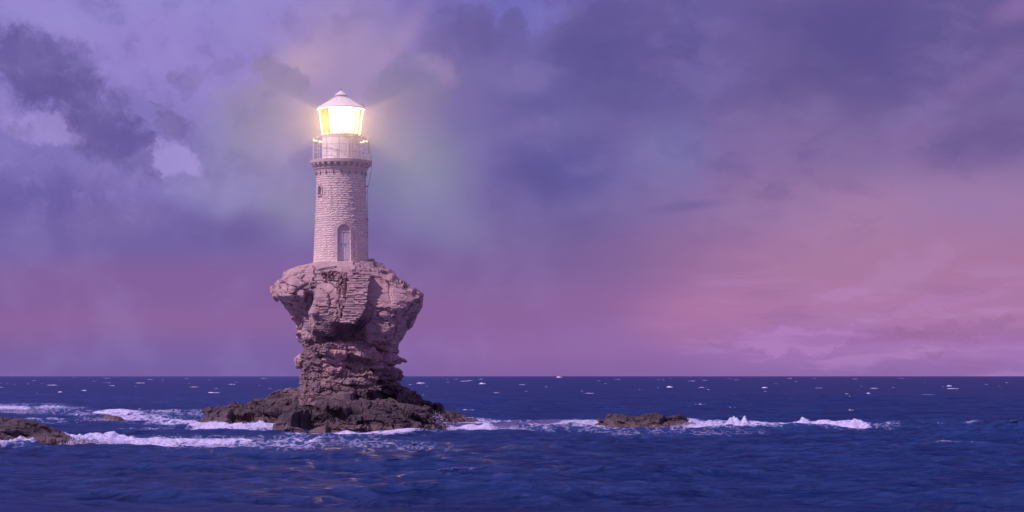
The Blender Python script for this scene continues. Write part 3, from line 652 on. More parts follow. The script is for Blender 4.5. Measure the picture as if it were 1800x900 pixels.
# lantern glazing: eight leaning panes
RG0, RG1, ZG0, ZG1, NP = 1.13, 1.34, lz(237.5), lz(192), 8
def glass_mat():
    m, n, l, b = mat('lantern_glass'); n.remove(b); out = n['Material Output']
    tr = n.new('ShaderNodeBsdfTransparent'); tr.inputs[0].default_value = (1, .88, .62, 1)
    gl = n.new('ShaderNodeBsdfGlossy'); gl.inputs[1].default_value = .06; gl.inputs[0].default_value = (.9, .9, .9, 1)
    tl = n.new('ShaderNodeBsdfTranslucent'); tl.inputs[0].default_value = (1, .93, .80, 1)
    fr_ = n.new('ShaderNodeFresnel'); m1 = n.new('ShaderNodeMixShader'); m2 = n.new('ShaderNodeMixShader'); m1.inputs[0].default_value = GLASS_MILK
    l.new(tr.outputs[0], m1.inputs[1]); l.new(tl.outputs[0], m1.inputs[2]); l.new(fr_.outputs[0], m2.inputs[0]); l.new(m1.outputs[0], m2.inputs[1]); l.new(gl.outputs[0], m2.inputs[2]); l.new(m2.outputs[0], out.inputs[0]); return m
GLASS_MILK = .03
M_GLASS = glass_mat()
def gp(k, t, dr=0.0):
    a = 2 * math.pi * (k + .35) / NP; r = RG0 + (RG1 - RG0) * t + dr; return Vector((r * math.sin(a), -r * math.cos(a), ZG0 + (ZG1 - ZG0) * t))
for k in range(NP):
    bm = bmesh.new(); q = [gp(k, 0.01), gp(k + 1, 0.01), gp(k + 1, .99), gp(k, .99)]
    c = sum(q, Vector()) / 4; nrm = (Vector((c.x, c.y, 0))).normalized(); f1 = [bm.verts.new(v) for v in q]; f2 = [bm.verts.new(v - nrm * .012) for v in q]
    bm.faces.new(f1); bm.faces.new(f2[::-1])
    for i in range(4): bm.faces.new((f1[i], f2[i], f2[(i + 1) % 4], f1[(i + 1) % 4]))
    bmobj('pane', bm, M_GLASS, LH)
    bm = bmesh.new(); tube(bm, [gp(k, 0, .01), gp(k, 1, .01)], .026, 6); bmobj('glazing_bar', bm, M_WHITE, LH)
for t, r in ((0, .035), (1, .035)):
    bm = bmesh.new(); tube(bm, [gp(k, t, .01) for k in range(NP + 1)], r, 6); bmobj('glazing_ring', bm, M_WHITE, LH)
# lamp with its lens
def emis(name, c, s):
    m, n, l, b = mat(name); n.remove(b); e = n.new('ShaderNodeEmission'); e.inputs[0].default_value = c; e.inputs[1].default_value = s; t = n.new('ShaderNodeBsdfTransparent'); a = n.new('ShaderNodeAddShader'); l.new(e.outputs[0], a.inputs[0]); l.new(t.outputs[0], a.inputs[1]); l.new(a.outputs[0], n['Material Output'].inputs[0]); return m
ZL = (ZG0 + ZG1) / 2 + .05
lens_prof = []
for k in range(17):
    t = -1 + 2 * k / 16; lens_prof.append(((.30 + .10 * (1 - t * t)) + (.02 if k % 2 else 0), ZL + .56 * t))
bm = bmesh.new(); lathe(bm, lens_prof, 32); lamp = bmobj('lamp', bm, emis('lamp_light', (1, .88, .55, 1), 3.0), LH)
bm = bmesh.new(); lathe(bm, [(.22, ZG0 - .02), (.25, ZG0 + .02), (.2, ZG0 + .08), (.2, ZL - .62), (.36, ZL - .60), (.36, ZL - .57)], 24); bmobj('lamp_pedestal', bm, M_IRON, LH)
pl = bpy.data.lights.new('lantern_light', 'AREA'); bpy.data.lights.remove(pl)
LAMPS = []
for k in range(1):
    pl = bpy.data.lights.new('lantern_light', 'POINT'); pl.energy = 2300; pl.color = (1, .84, .50); pl.shadow_soft_size = .05
    po = bpy.data.objects.new('lantern_light', pl); COL.objects.link(po); po.parent = LH; po.location = (0, 0, ZL)
# roof
bm = bmesh.new(); lathe(bm, [(1.30, lz(193)), (1.43, lz(192.8)), (1.45, lz(191)), (1.42, lz(190)), (.30, lz(170.5)), (.25, lz(169.5))], 64)
bmobj('lantern_roof', bm, M_WHITE, LH)
for k in range(16):
    a = 2 * math.pi * (k + .2) / 16; bm = bmesh.new(); tube(bm, [(1.41 * math.sin(a), -1.41 * math.cos(a), lz(189.8)), (.31 * math.sin(a), -.31 * math.cos(a), lz(170.3))], .014, 5); bmobj('roof_seam', bm, M_WHITE, LH)
bm = bmesh.new(); lathe(bm, [(.24, lz(170.5)), (.24, lz(167.8)), (.2, lz(167.7))], 24); bmobj('vent_neck', bm, M_RAIL, LH)
bm = bmesh.new(); lathe(bm, [(.22, lz(168)), (.385, lz(167.9)), (.39, lz(167.3)), (.19, lz(162.8)), (.05, lz(159.8)), (.04, lz(159))], 32); bmobj('roof_cap', bm, M_WHITE, LH)
bm = bmesh.new(); tube(bm, [(0, 0, lz(160)), (0, 0, lz(153.5))], .018, 6); tube(bm, [(-.05, 0, lz(156.5)), (.08, 0, lz(157.5))], .012, 5); lathe(bm, [(.01, lz(159.4)), (.05, lz(158.7)), (.01, lz(158))], 10); bmobj('lightning_rod', bm, M_IRON, LH)
bm = bmesh.new(); e0 = Vector((1.38, -.25, lz(190))); tube(bm, [e0, e0 + Vector((-.02, 0, .15)), e0 + Vector((-.10, 0, .24))], .022, 6); tube(bm, [e0 + Vector((-.02, 0, .12)), e0 + Vector((.08, 0, .22))], .014, 5)
bmobj('lantern_bracket', bm, M_IRON, LH)
# lightning cable down the right side, on two stand-offs
bm = bmesh.new(); tube(bm, [(1.30, -.3, lz(190)), (1.24, -.3, lz(220)), (1.2, -.3, lz(238)), (1.66, -.3, lz(250)), (1.85, -.25, lz(283)), (1.86, -.25, lz(293)), (1.66, -.25, lz(326)), (1.58, -.2, lz(330)), (1.59, -.2, lz(386)), (1.62, -.2, lz(420))], .013, 5); bmobj('cable', bm, M_IRON, LH)
for py in (328, 386):
    bm = bmesh.new(); tube(bm, [(1.42, -.2, lz(py)), (1.66, -.2, lz(py))], .03, 6); bmobj('cable_bracket', bm, M_IRON, LH)
# plinth and door steps
bm = bmesh.new(); lathe(bm, [(1.95, -.75), (1.92, -.10), (1.74, -.02), (1.60, 0.0)], 40); bmobj('plinth', bm, M_CONC, LH)
bm = bmesh.new(); box(bm, (.62, -1.75, -.33), (1.3, 1.1, .30), None, .03); bmobj('landing', bm, M_CONC, LH)
for k, (xx, yy, w, zt_, hh) in enumerate(((.22, -1.92, 1.35, -.01, .25), (.32, -2.30, 1.45, -.27, .28))):
    bm = bmesh.new(); box(bm, (xx, yy, zt_ - hh / 2), (w, .8, hh), None, .02); bmesh.ops.bevel(bm, geom=bm.edges[:], offset=.015, segments=1, affect='EDGES'); bmobj('door_step', bm, M_TRIM, LH)

# terrace wall pieces right of the tower
TW = empty('terrace_wall', ((660 - 900) / K, YC - .6, zc(478)), 'broken low concrete terrace wall at the right foot of the tower', 'wall')
def twb(name, q0, p0, q1, p1, y, dep, mt=M_CONC, rot=0):
    bm = bmesh.new(); box(bm, (0, 0, 0), ((q1 - q0) / K, dep, (p1 - p0) / K), None, .05)
    bmesh.ops.subdivide_edges(bm, edges=bm.edges[:], cuts=2, use_grid_fill=True)
    for v in bm.verts: v.co += Vector([random.uniform(-.018, .018) for _ in range(3)])
    o = bmobj(name, bm, mt, TW); o.location = (((q0 + q1) / 2 - 660) / K, y - (YC - .6), zc((p0 + p1) / 2) - zc(478)); o.rotation_euler = (0, 0, rot)
twb('wall_block', 632, 463, 660, 476, YC - 1.6, .5); twb('wall_block', 655, 465, 673, 486, YC - .9, .9, rot=.25); twb('wall_block', 648, 455.5, 656, 464, YC + .1, .6, rot=-.2)
twb('wall_block', 640, 474, 668, 484, YC - 2.0, .6, rot=.1)

# ------------------------------------------------------------ stairway
ST = empty('stone_stairway', ((620 - 900) / K, YC - 3.8, zc(560)), 'worn stone stairway of thin treads climbing the rock to the lighthouse door', 'stairs')
O = ST.location.copy()
NS = 22
def stair_px(t):   # t 0 top .. 1 bottom -> left, right, row
    py = 480 + t * 86
    l_ = np.interp(py, [480, 520, 545, 566], [613, 609, 605, 598]); r_ = np.interp(py, [480, 520, 545, 556, 566], [649, 645, 640, 633, 622]); return l_, r_, py
step_pos = []
for k in range(NS):
    t = k / (NS - 1); l_, r_, py = stair_px(t)
    d = 4.0 + .8 * t; z = zc(py); w = (r_ - l_) / K; hh = 86 / (NS - 1) / K
    x0 = px((l_ + r_) / 2, YC - d) + random.uniform(-.03, .03); z = pz(py, YC - d)
    bm = bmesh.new(); y = YC - d
    # one tread: thin flat stones laid side by side on a packed core
    ww = w * random.uniform(.92, 1.05); box(bm, (0, .72, 0), (ww * .96, 1.3, hh * .98))
    q = -ww / 2
    while q < ww / 2 - .08:
        sw = min(random.uniform(.18, .65), ww / 2 - q)
        box(bm, (q + sw / 2, random.uniform(.02, .12), hh * random.uniform(-.1, .25)), (sw + .01, random.uniform(.30, .42), hh * random.uniform(.5, .9)), Matrix.Rotation(random.uniform(-.06, .06), 3, 'Y') @ Matrix.Rotation(random.uniform(-.12, .12), 3, 'Z'), .035)
        q += sw
    o = bmobj('step', bm, M_STEP, ST); o.location = Vector((x0, y, z)) - O; o.rotation_euler = (random.uniform(-.02, .02), random.uniform(-.02, .03), random.uniform(-.05, .05))
# side wall of the stair and the terrace edge: rubble stones as parts
def rubble(parent, q, py, y, w, h, dep=.35, nm='rubble_stone'):
    bm = bmesh.new(); slab(bm, (0, 0, 0), (w * 1.15, dep, h), 0, (0, 0), .2); o = bmobj(nm, bm, M_RUBBLE if random.random() < .6 else M_STEP, parent)
    o.location = Vector((px(q, y), y, pz(py, y))) - parent.location; o.rotation_euler = (random.uniform(-.15, .15), random.uniform(-.15, .15), random.uniform(-.4, .4)); return o
for k in range(26):
    py = 481 + k * 3.3
    l_ = np.interp(py, [480, 520, 545, 566], [613, 609, 605, 598]); d = 4.0 + .8 * (py - 480) / 86
    q = l_ - 3
    while q > l_ - 12:
        w = random.uniform(.12, .3); rubble(ST, q - w * K / 2, py, YC - d + .30 + random.uniform(-.06, .06), w, random.uniform(.09, .15), .5); q -= w * K
# terrace edge rubble course under the landing (left of stair)
RW = empty('rubble_parapet', ((585 - 900) / K, YC - 3.1, zc(485)), 'short wall of loose reddish stones just below and left of the door steps', 'wall')
for r_ in range(5):
    py = 479 + r_ * 3.1; q = 562 + r_ * 1.6
    while q < 603:
        w = random.uniform(.12, .34); y = YC - max(3.2, front_depth(q, py)) - .02; rubble(RW, q + w * K / 2, py, y, w, random.uniform(.08, .13), .6); q += w * K
bm = bmesh.new(); slab(bm, (0, 0, 0), (1.35, .7, .12), 0, (0, R(-10)), .1); o = bmobj('coping_slab', bm, M_CONC, RW); o.location = Vector(((583 - 900) / K, YC - 3.2, zc(477))) - RW.location
# dry-stone facing, small stones nobody would count: lower bend and left flank of the column
def facing(name, label, regions, seed):
    rn = random.Random(seed); bm = bmesh.new(); cen = Vector(((560 - 900) / K, YC - 3, zc(650)))
    for (q0, q1, p0, p1, n, sz) in regions:
        for _ in range(n):
            py = rn.uniform(p0, p1); f = (py - p0) / (p1 - p0); a0 = q0[0] + (q0[1] - q0[0]) * f; a1 = q1[0] + (q1[1] - q1[0]) * f
            q = rn.uniform(a0, a1); py = round(py / 2.9) * 2.9
            h, nn = front_hit(q, py)
            if h is None or h.y > YC + .5: continue
            w = rn.uniform(.10, .26) * sz; hh = rn.uniform(.06, .10)
            M = Matrix.Rotation(math.atan2(nn.x, -nn.y) * .8 + rn.uniform(-.3, .3), 3, 'Z') @ Matrix.Rotation(rn.uniform(-.12, .12), 3, 'Y')
            box(bm, h - Vector((0, 0, 0)) + nn * .02 - cen, (w, .22, hh), M, .05)
    o = bmobj(name, bm, stone_mat('facing_stone', (.25, .17, .19), .35), None); o.location = cen; return tag(o, label, 'wall', kind='stuff')
facing('dry_stone_facing', 'dark dry-stone wall facing down the left flank of the rock column', [((533, 529), (568, 556), 594, 712, 1500, 1), ((556, 545), (650, 600), 566, 600, 1000, 1.1), ((545, 545), (590, 566), 598, 625, 300, 1)], 4)
# scrub on the right shoulder
def scrub():
    bm = bmesh.new()
    for _ in range(46):
        q = random.uniform(694, 742); py = np.interp(q, [690, 715, 735, 744], [486, 499, 511, 521]) + abs(random.gauss(0, 9))
        h, nn = front_hit(q, py)
        if h is None: continue
        for k in range(6):
            a = random.uniform(0, 6.28); r = random.uniform(.02, .12); b = h + Vector((math.cos(a) * .04, math.sin(a) * .04, -.02)); t = h + Vector((math.cos(a) * r, math.sin(a) * r, random.uniform(.04, .17)))
            s = Vector((-math.sin(a), math.cos(a), 0)) * .010
            v = [bm.verts.new(b - s), bm.verts.new(b + s), bm.verts.new((b + t) / 2 + s * 1.6), bm.verts.new(t), bm.verts.new((b + t) / 2 - s * 1.6)]; bm.faces.new(v)
    o = bmobj('scrub', bm, simple('dry_scrub', (.12, .10, .10), .9), None)
    tag(o, 'sparse dark dry scrub tufts on the right shoulder of the rock stack', 'scrub', kind='stuff')
scrub()

# ------------------------------------------------------------ sea
def sea_y(py): return FPX * CAMZ / (py - 661)
# foam lines: (px0, py0, px1, py1, half width in rows, strength, crest height)
FOAM = [
 (1230, 753, 1400, 754, 4, 1.05, .36), (1370, 754, 1510, 754, 4.5, 1.05, .36), (760, 751, 1060, 753, 4, .95, .15),
 (240, 776, 660, 782, 9, .42, .0), (150, 728, 520, 735, 7, .42, .0), (0, 724, 160, 726, 5, .4, .0), (760, 744, 1050, 746, 5, .42, .0), (1230, 762, 1330, 764, 3, .4, .0), (640, 786, 780, 792, 5, .33, .0),
 (112, 776, 200, 778, 5, 1.25, .42), (190, 779, 300, 780, 5, 1.25, .40), (290, 781, 430, 782, 6, .85, .22), (420, 780, 560, 779, 6, .62, .16), (300, 787, 560, 787, 4, .55, .0), (540, 781, 640, 786, 5, .40, .05),
 (-60, 787, 52, 788, 2.5, 1.2, .55), (60, 741, 92, 742, 2.5, .85, .12),
 (-60, 717, 40, 718, 5, .95, .45), (40, 719, 130, 718, 3, .6, .25), (80, 716, 100, 716, 3, .9, .4),
 (140, 733, 235, 730, 3.5, 1.0, .5), (210, 736, 300, 742, 6, .85, .35), (225, 728, 365, 723, 3, .55, .18), (290, 744, 380, 748, 6, .85, .3), (225, 755, 300, 756, 2, .6, .12), (110, 741, 150, 739, 2, .5, .1),
 (345, 748, 470, 750, 5, 1.2, .30), (460, 750, 560, 752, 5, 1.2, .30), (510, 745, 545, 747, 4, 1.2, .5), (555, 754, 590, 757, 3, .9, .08),
 (756, 750, 850, 751, 8, 1.2, .38), (840, 748, 960, 751, 7, 1.05, .25), (950, 750, 1066, 753, 5.5, 1.0, .25), (835, 742, 900, 744, 3, .7, .3),
 (1190, 752, 1300, 753, 4.5, 1.2, .42), (1290, 753, 1420, 754, 4, 1.2, .28), (1410, 753, 1500, 753, 5, 1.0, .25), (1490, 752, 1560, 752, 5, .6, .1), (1215, 745, 1240, 750, 4, 1.0, .4),
 (1090, 765, 1270, 768, 6, .42, .0), (1060, 757, 1200, 758, 2, .6, .03), (520, 762, 770, 763, 1.6, .9, .05),
]
def build_sea():
    az_in = np.linspace(-.31, .31, 700)
    az = np.concatenate([np.linspace(-math.pi, -.36, 36), az_in, np.linspace(.36, math.pi, 36)[:-1]])
    r = [0.5, 4, 10, 20, 30, 38, 44, 48]
    q = 50.0
    while q < 330: r.append(q); q *= 1.0027 if q < 140 else 1.0042
    while q < 2500: r.append(q); q *= 1.009
    while q < 42000: r.append(q); q *= 1.09
    r = np.array(r); A, Rr = np.meshgrid(az, r); X = Rr * np.sin(A); Y = Rr * np.cos(A)
    nr_, na = X.shape
    dr = np.gradient(r)[:, None] * np.ones((1, na))
    dA = np.maximum(np.gradient(az)[None, :], .0008) * Rr; dA[:, 36:-36] = .0009 * Rr[:, 36:-36]
    cell = np.maximum(dr, dA)
    inner = (np.abs(A) < .33) & (Rr > 45)
    Z = np.zeros_like(X); DX = np.zeros_like(X); DY = np.zeros_like(X)
    rs = np.random.RandomState(5)
    gust = .78 + .5 * vnoise(X / 26, Y / 40, X * 0 + 2) 
    for k in range(80):
        lam = .8 * (14 / .8) ** (k / 79.0) * rs.uniform(.9, 1.1); th = R(258) + rs.normal(0, .42)     # waves run to the left and toward the viewer
        kx, ky = math.cos(th) * 2 * math.pi / lam, math.sin(th) * 2 * math.pi / lam
        amp = .0185 * lam ** .28; ph = rs.uniform(0, 6.28)
        fade = np.clip((lam / cell - 2.0) / 1.6, 0, 1) * inner
        a = kx * X + ky * Y + ph; Z += amp * fade * gust * np.cos(a)
        DX -= .9 * amp * fade * math.cos(th) * np.sin(a); DY -= .9 * amp * fade * math.sin(th) * np.sin(a)
    foam = np.zeros_like(X); PX = 900 + FPX * X / np.maximum(Y, 1); vis = inner
    lump = fbm(X * 1.5, Y * .6, X * 0, 4, .65); lump2 = fbm(X * 4.5 + 7, Y * 1.4, X * 0, 3, .7)
    for (a0, b0, a1, b1, hw, s, ht) in FOAM:
        t = np.clip((PX - a0) / (a1 - a0), 0, 1); yc_ = sea_y(b0 + (b1 - b0) * t); e = np.maximum(0, np.maximum(a0 - PX, PX - a1)) / 24.0
        ynear = sea_y(b0 + (b1 - b0) * t + hw); yfar = sea_y(b0 + (b1 - b0) * t - hw); yy = Y + 2.2 * fbm(X * .22 + b0, Y * .05, X * 0 + 4, 2)
        d = np.where(yy < yc_, (yc_ - yy) / (yc_ - ynear), (yy - yc_) / (yfar - yc_))
        g = np.exp(-(d ** 2) * .9 - e ** 2) * vis
        foam = np.maximum(foam, g * s * 1.08)
        # the crest itself is narrow and stands up, nearer than the middle of the band
        dc = np.abs(yy - (yc_ * .6 + ynear * .4)) / 1.6
        Z += .6 * ht * np.exp(-dc ** 2 - (e * 1.2) ** 2) * np.clip(.75 + 0.42 * lump + .25 * lump2, .38, 1.9) * vis
    # white caps on crests
    cap = np.clip((Z - .24) / .12, 0, 1) * np.clip((fbm(X / 9, Y / 14, X * 0 + 9, 2) - .32) * 3, 0, 1) * inner
    foam = np.maximum(foam, cap * .7 * (foam < .2))
    X2, Y2 = X + DX, Y + DY
    nv = nr_ * na; co = np.stack([X2, Y2, Z], -1).reshape(-1, 3).astype(np.float32)
    i = np.arange(nr_ - 1)[:, None] * na; j = np.arange(na)[None, :]; j2 = (j + 1) % na
    F = np.stack([i + j, i + j2, i + na + j2, i + na + j], -1).reshape(-1, 4)[:, ::-1].astype(np.int32)
    me = bpy.data.meshes.new('sea'); me.vertices.add(nv); me.vertices.foreach_set('co', co.ravel())
    me.loops.add(F.size); me.loops.foreach_set('vertex_index', F.ravel()); me.polygons.add(len(F)); me.polygons.foreach_set('loop_start', np.arange(0, F.size, 4, dtype=np.int32))
    me.update(calc_edges=True); me.polygons.foreach_set('use_smooth', np.ones(len(F), bool))
    at = me.attributes.new('foam', 'FLOAT', 'POINT'); at.data.foreach_set('value', foam.reshape(-1).astype(np.float32))
    if me.polygons[len(F) // 2].normal.z < 0: me.flip_normals()
    return me
def sea_material():
    m, n, l, b = mat('sea_water')
    g = n.new('ShaderNodeNewGeometry')
    def noi(scale, det, sc, rough=.6, w=0):
        mp = n.new('ShaderNodeMapping'); mp.inputs['Scale'].default_value = sc; mp.inputs['Location'].default_value = (w, w, 0); l.new(g.outputs['Position'], mp.inputs[0])
        q = n.new('ShaderNodeTexNoise'); q.inputs['Scale'].default_value = scale; q.inputs['Detail'].default_value = det; q.inputs['Roughness'].default_value = rough; l.new(mp.outputs[0], q.inputs['Vector']); return q.outputs['Fac']
    def mr(x, a, c, d=0, e=1, sm=False):
        q = n.new('ShaderNodeMapRange'); q.interpolation_type = 'SMOOTHSTEP' if sm else 'LINEAR'; l.new(x, q.inputs[0]); q.inputs[1].default_value = a; q.inputs[2].default_value = c; q.inputs[3].default_value = d; q.inputs[4].default_value = e; return q.outputs[0]
    def ma(x, y, op='MULTIPLY'):
        q = n.new('ShaderNodeMath'); q.operation = op
        for i, v in enumerate((x, y)):
            if isinstance(v, (int, float)): q.inputs[i].default_value = v
            else: l.new(v, q.inputs[i])
        return q.outputs[0]
    at = n.new('ShaderNodeAttribute'); at.attribute_name = 'foam'; f = at.outputs['Fac']
    lace = noi(1.3, 9, (1.8, .42, 5), .74); patch = noi(.12, 4, (1, .6, 1), .55, 9)
    core = mr(ma(f, ma(ma(lace, -.5, 'ADD'), 1.9), 'ADD'), .62, .88, 0, 1, True)
    rid = ma(ma(noi(.9, 7, (1.5, .40, 3), .6, 23), -.5, 'ADD'), 1, 'MULTIPLY')
    ab = n.new('ShaderNodeMath'); ab.operation = 'ABSOLUTE'; l.new(rid, ab.inputs[0])
    web = ma(mr(ma(ma(f, .42), ma(ab.outputs[0], -4.2), 'ADD'), .0, .30, 0, 1), .8)
    mask = ma(ma(core, web, 'MAXIMUM'), mr(f, .02, .2))
    aer = mr(f, .05, .9, 0, .55)                                  # aerated, paler water round the foam
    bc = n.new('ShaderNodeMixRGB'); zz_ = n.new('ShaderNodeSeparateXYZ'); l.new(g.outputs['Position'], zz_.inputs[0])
    bc.inputs[1].default_value = (.002, .010, .056, 1); bc.inputs[2].default_value = (.013, .042, .160, 1); l.new(ma(ma(mr(patch, .35, .65), .35), ma(mr(zz_.outputs[2], -.30, .42), ma(mr(noi(1.1, 4, (.5, 1.2, 1), .6, 14), .3, .7, .5, 1.3), mr(noi(2.6, 5, (.28, 1.5, 1), .7, 27), .36, .64, .2, 1.9))), 'ADD'), bc.inputs[0])  # ripple highlights and dark troughs painted into the water colour
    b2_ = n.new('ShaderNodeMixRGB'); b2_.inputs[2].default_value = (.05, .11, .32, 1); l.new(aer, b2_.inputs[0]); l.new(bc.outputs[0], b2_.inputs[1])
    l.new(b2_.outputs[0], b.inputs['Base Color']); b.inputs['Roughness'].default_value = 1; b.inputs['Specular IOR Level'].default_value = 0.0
    gs = n.new('ShaderNodeBsdfGlossy'); gs.inputs['Color'].default_value = (.62, .54, .88, 1); gs.inputs['Roughness'].default_value = .19; fr = n.new('ShaderNodeFresnel'); fr.inputs[0].default_value = 1.33; wm = n.new('ShaderNodeMixShader')
    h = ma(ma(noi(2.6, 6, (.6, 1.4, 1), .66), .45), ma(noi(.85, 3, (.55, 1.25, 1), .5, 4), 1.7), 'ADD')
    bp = n.new('ShaderNodeBump'); bp.inputs['Strength'].default_value = 1.0; bp.inputs['Distance'].default_value = .42; l.new(h, bp.inputs['Height']); l.new(bp.outputs[0], b.inputs['Normal']); l.new(bp.outputs[0], gs.inputs['Normal']); l.new(bp.outputs[0], fr.inputs['Normal']); l.new(mr(fr.outputs[0], 0, 1, 0, .72), wm.inputs[0]); l.new(b.outputs[0], wm.inputs[1]); l.new(gs.outputs[0], wm.inputs[2])
    fb = n.new('ShaderNodeBsdfDiffuse'); fcn = n.new('ShaderNodeMixRGB'); fcn.inputs[1].default_value = (.30, .32, .62, 1); fcn.inputs[2].default_value = (.68, .64, .84, 1); l.new(mr(noi(4, 6, (1.4, .6, 3), .65, 3), .35, .6), fcn.inputs[0]); l.new(fcn.outputs[0], fb.inputs[0])
    fbp = n.new('ShaderNodeBump'); fbp.inputs['Strength'].default_value = .8; fbp.inputs['Distance'].default_value = .12; l.new(lace, fbp.inputs['Height']); l.new(fbp.outputs[0], fb.inputs['Normal'])
    ms = n.new('ShaderNodeMixShader'); l.new(mask, ms.inputs[0]); l.new(wm.outputs[0], ms.inputs[1]); l.new(fb.outputs[0], ms.inputs[2]); l.new(ms.outputs[0], n['Material Output'].inputs[0])
    return m
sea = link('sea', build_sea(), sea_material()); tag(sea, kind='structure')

# white caps: small broken crests scattered over the open water
def foam_mat():
    m, n, l, b = mat('foam_white'); b.inputs['Base Color'].default_value = (.66, .62, .82, 1); b.inputs['Roughness'].default_value = .9
    t = n.new('ShaderNodeTexCoord'); q = n.new('ShaderNodeTexNoise'); q.inputs['Scale'].default_value = 6; q.inputs['Detail'].default_value = 6; l.new(t.outputs['Object'], q.inputs['Vector'])
    bp = n.new('ShaderNodeBump'); bp.inputs['Strength'].default_value = .6; bp.inputs['Distance'].default_value = .1; l.new(q.outputs['Fac'], bp.inputs['Height']); l.new(bp.outputs[0], b.inputs['Normal']); return m
M_FOAM = foam_mat()
def whitecaps():
    vs, fs = [], []
    def cap(x, y, w, h, dep, ang):
        n = 9; b0 = len(vs)
        for i in range(n):
            t = -1 + 2 * i / (n - 1); e = max(.0, 1 - t * t) ** .6; hh = h * e * random.uniform(.15, 1.2); sk = random.uniform(-.15, .15) * dep
            for (dy_, dz_) in ((-dep * e, -.04), (-dep * .25 * e + sk, hh * .75), (0 + sk, hh), (dep * e, -.04)):
                lx = t * w / 2; ly = dy_ + .25 * w * (t * t) * math.copysign(1, ang); vs.append((x + lx * math.cos(ang) - ly * math.sin(ang), y + lx * math.sin(ang) + ly * math.cos(ang), dz_ + .0))
        for i in range(n - 1):
            for k in range(3): a = b0 + i * 4 + k; fs.append((a, a + 4, a + 5, a + 1))
    n = 0
    while n < 130:
        # even over the picture rows between the far sea and the surf, thinning toward the viewer
        row = 664 + abs(random.gauss(0, 13 if n % 2 else 26)); y = sea_y(row)
        if row > 735 or y > 3600: continue
        q = random.uniform(-120, 1920)
        if 500 < q < 700 and row > 700: continue
        x = px(q, y); big = random.random() ** 3
        w = (.5 + 3.0 * big) * (1 + y / 420) * .5; cap(x, y, w, (.045 + .08 * big) * (1 + y / 1500), .12 + .04 * w, random.uniform(-.35, .35)); n += 1
    for (q, row, wpx, hpx, tilt) in ((984, 664, 12, 3, 0), (740, 674, 16, 2, 0), (1230, 711.5, 22, 2, 0), (1288, 719, 18, 4, .2), (1496, 722, 20, 3, -.6), (1493, 698, 16, 2, .2), (848, 675, 14, 2, 0), (1178, 681, 12, 2, 0), (1345, 682, 12, 2, .1), (1670, 679, 12, 2, .3), (106, 690, 10, 2, 0), (148, 687, 10, 2, -.2), (1527, 692, 9, 2, 0)):
        y = sea_y(row); cap(px(q, y), y, wpx / FPX * y, hpx / FPX * y * 1.1, .35, tilt if abs(tilt) > 0 else .05)
    me = bpy.data.meshes.new('whitecaps'); me.from_pydata(vs, [], fs); me.update()
    o = link('whitecaps', me, M_FOAM); tag(o, 'small white wave crests scattered over the open sea', 'foam', kind='stuff')
whitecaps()
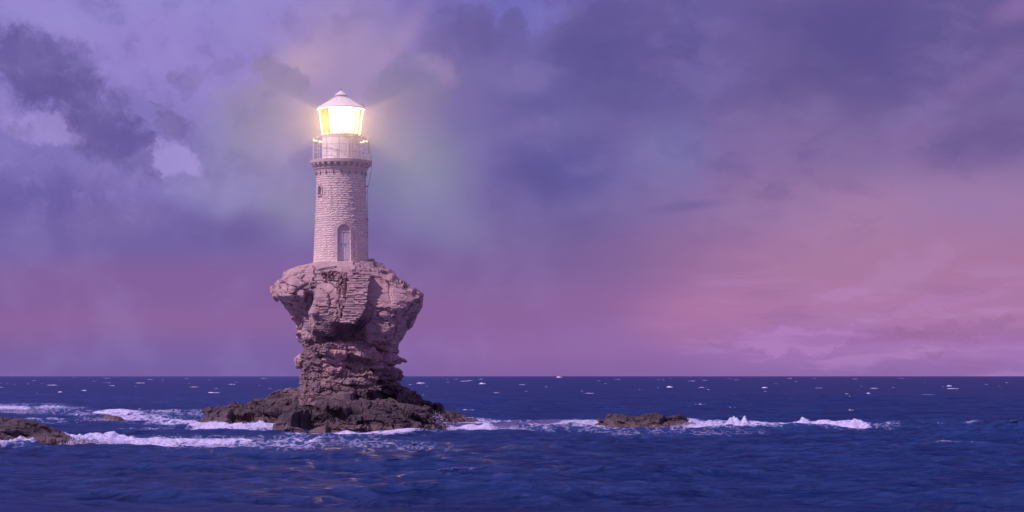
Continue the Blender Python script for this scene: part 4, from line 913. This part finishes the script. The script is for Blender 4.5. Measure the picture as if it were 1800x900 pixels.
# spray thrown up where the swell meets rock
def spray():
    vs, fs = [], []
    def drop(c, r):
        b0 = len(vs); q = Matrix.Rotation(random.uniform(0, 6), 3, 'Z') @ Matrix.Rotation(random.uniform(0, 3), 3, 'X')
        for v in ((1, 1, 1), (-1, -1, 1), (-1, 1, -1), (1, -1, -1)): vs.append(tuple(Vector(c) + q @ Vector(v) * r))
        for f in ((0, 1, 2), (0, 3, 1), (0, 2, 3), (1, 3, 2)): fs.append(tuple(b0 + i for i in f))
    for (q, row, y, w, h, lean, n) in ((537, 754, 119.5, 1.6, .75, .5, 700), (764, 757, 118, 1.4, 1.05, .1, 900), (1216, 756, 118, 2.2, .55, .3, 700), (1040, 758, 119, 1.8, .25, 0, 300), (1262, 755, 119, 2.4, .35, 0, 500), (1330, 755, 119, 3, .25, 0, 400),
                                       (378, 752, 128, 1.6, .30, 0, 260), (420, 752, 128, 3, .25, 0, 300), (130, 783, 91.5, 1.2, .35, .2, 300), (200, 781, 94, 3.0, .32, 0, 600), (280, 781, 95, 2.0, .35, 0, 400), (172, 738, 136, 2.6, .4, 0, 350), (200, 736, 138, 2.0, .5, 0, 300), (14, 776, 88.6, .35, .5, 0, 120), (20, 722, 170, 5, .9, 0, 700), (86, 722, 176, 3, .6, 0, 300), (1000, 757, 119, 3, .2, 0, 300), (880, 757, 118, 3, .25, 0, 350), (1450, 756, 120, 3, .2, 0, 250)):
        x = px(q, y)
        for _ in range(int(n * 1.6)):
            t = random.random() ** 2.2 * random.uniform(.5, 1.15); u = random.gauss(0, .36) * (1.1 - t * .8)
            drop((x + u * w * random.uniform(.5, 1.3) + lean * t * h, y + random.gauss(0, .25), h * t + random.uniform(-.05, .08)), random.uniform(.006, .024) * (1.25 - .7 * t))
    me = bpy.data.meshes.new('sea_spray'); me.from_pydata(vs, [], fs); me.update()
    o = link('sea_spray', me, M_FOAM); tag(o, 'white spray bursting where the swell meets the rocks', 'spray', kind='stuff')
spray()

# ------------------------------------------------------------ mist ball added round the lantern to make the lamp's halo
bm = bmesh.new(); bmesh.ops.create_icosphere(bm, subdivisions=4, radius=14.0)
m = bpy.data.materials.new('halo_mist'); m.use_nodes = True; n = m.node_tree.nodes; n.clear()
pv = n.new('ShaderNodeVolumePrincipled'); pv.inputs['Color'].default_value = (.96, .92, .98, 1); pv.inputs['Density'].default_value = .032; pv.inputs['Anisotropy'].default_value = 0
ou = n.new('ShaderNodeOutputMaterial'); l = m.node_tree.links; l.new(pv.outputs[0], ou.inputs['Volume'])
tcn = n.new('ShaderNodeTexCoord'); vl = n.new('ShaderNodeVectorMath'); vl.operation = 'LENGTH'; l.new(tcn.outputs['Object'], vl.inputs[0])
mrn = n.new('ShaderNodeMapRange'); l.new(vl.outputs['Value'], mrn.inputs[0]); mrn.inputs[1].default_value = 0; mrn.inputs[2].default_value = 14.0; mrn.inputs[3].default_value = 1; mrn.inputs[4].default_value = 0
pw = n.new('ShaderNodeMath'); pw.operation = 'POWER'; l.new(mrn.outputs[0], pw.inputs[0]); pw.inputs[1].default_value = 2.4
ml = n.new('ShaderNodeMath'); ml.operation = 'MULTIPLY'; l.new(pw.outputs[0], ml.inputs[0]); ml.inputs[1].default_value = .060; l.new(ml.outputs[0], pv.inputs['Density'])
o = bmobj('mist', bm, m, None); o.location = (TX, TY, Z0 + ZL); tag(o, 'thin mist added round the lantern to carry the glow of its lamp', 'mist', kind='stuff')
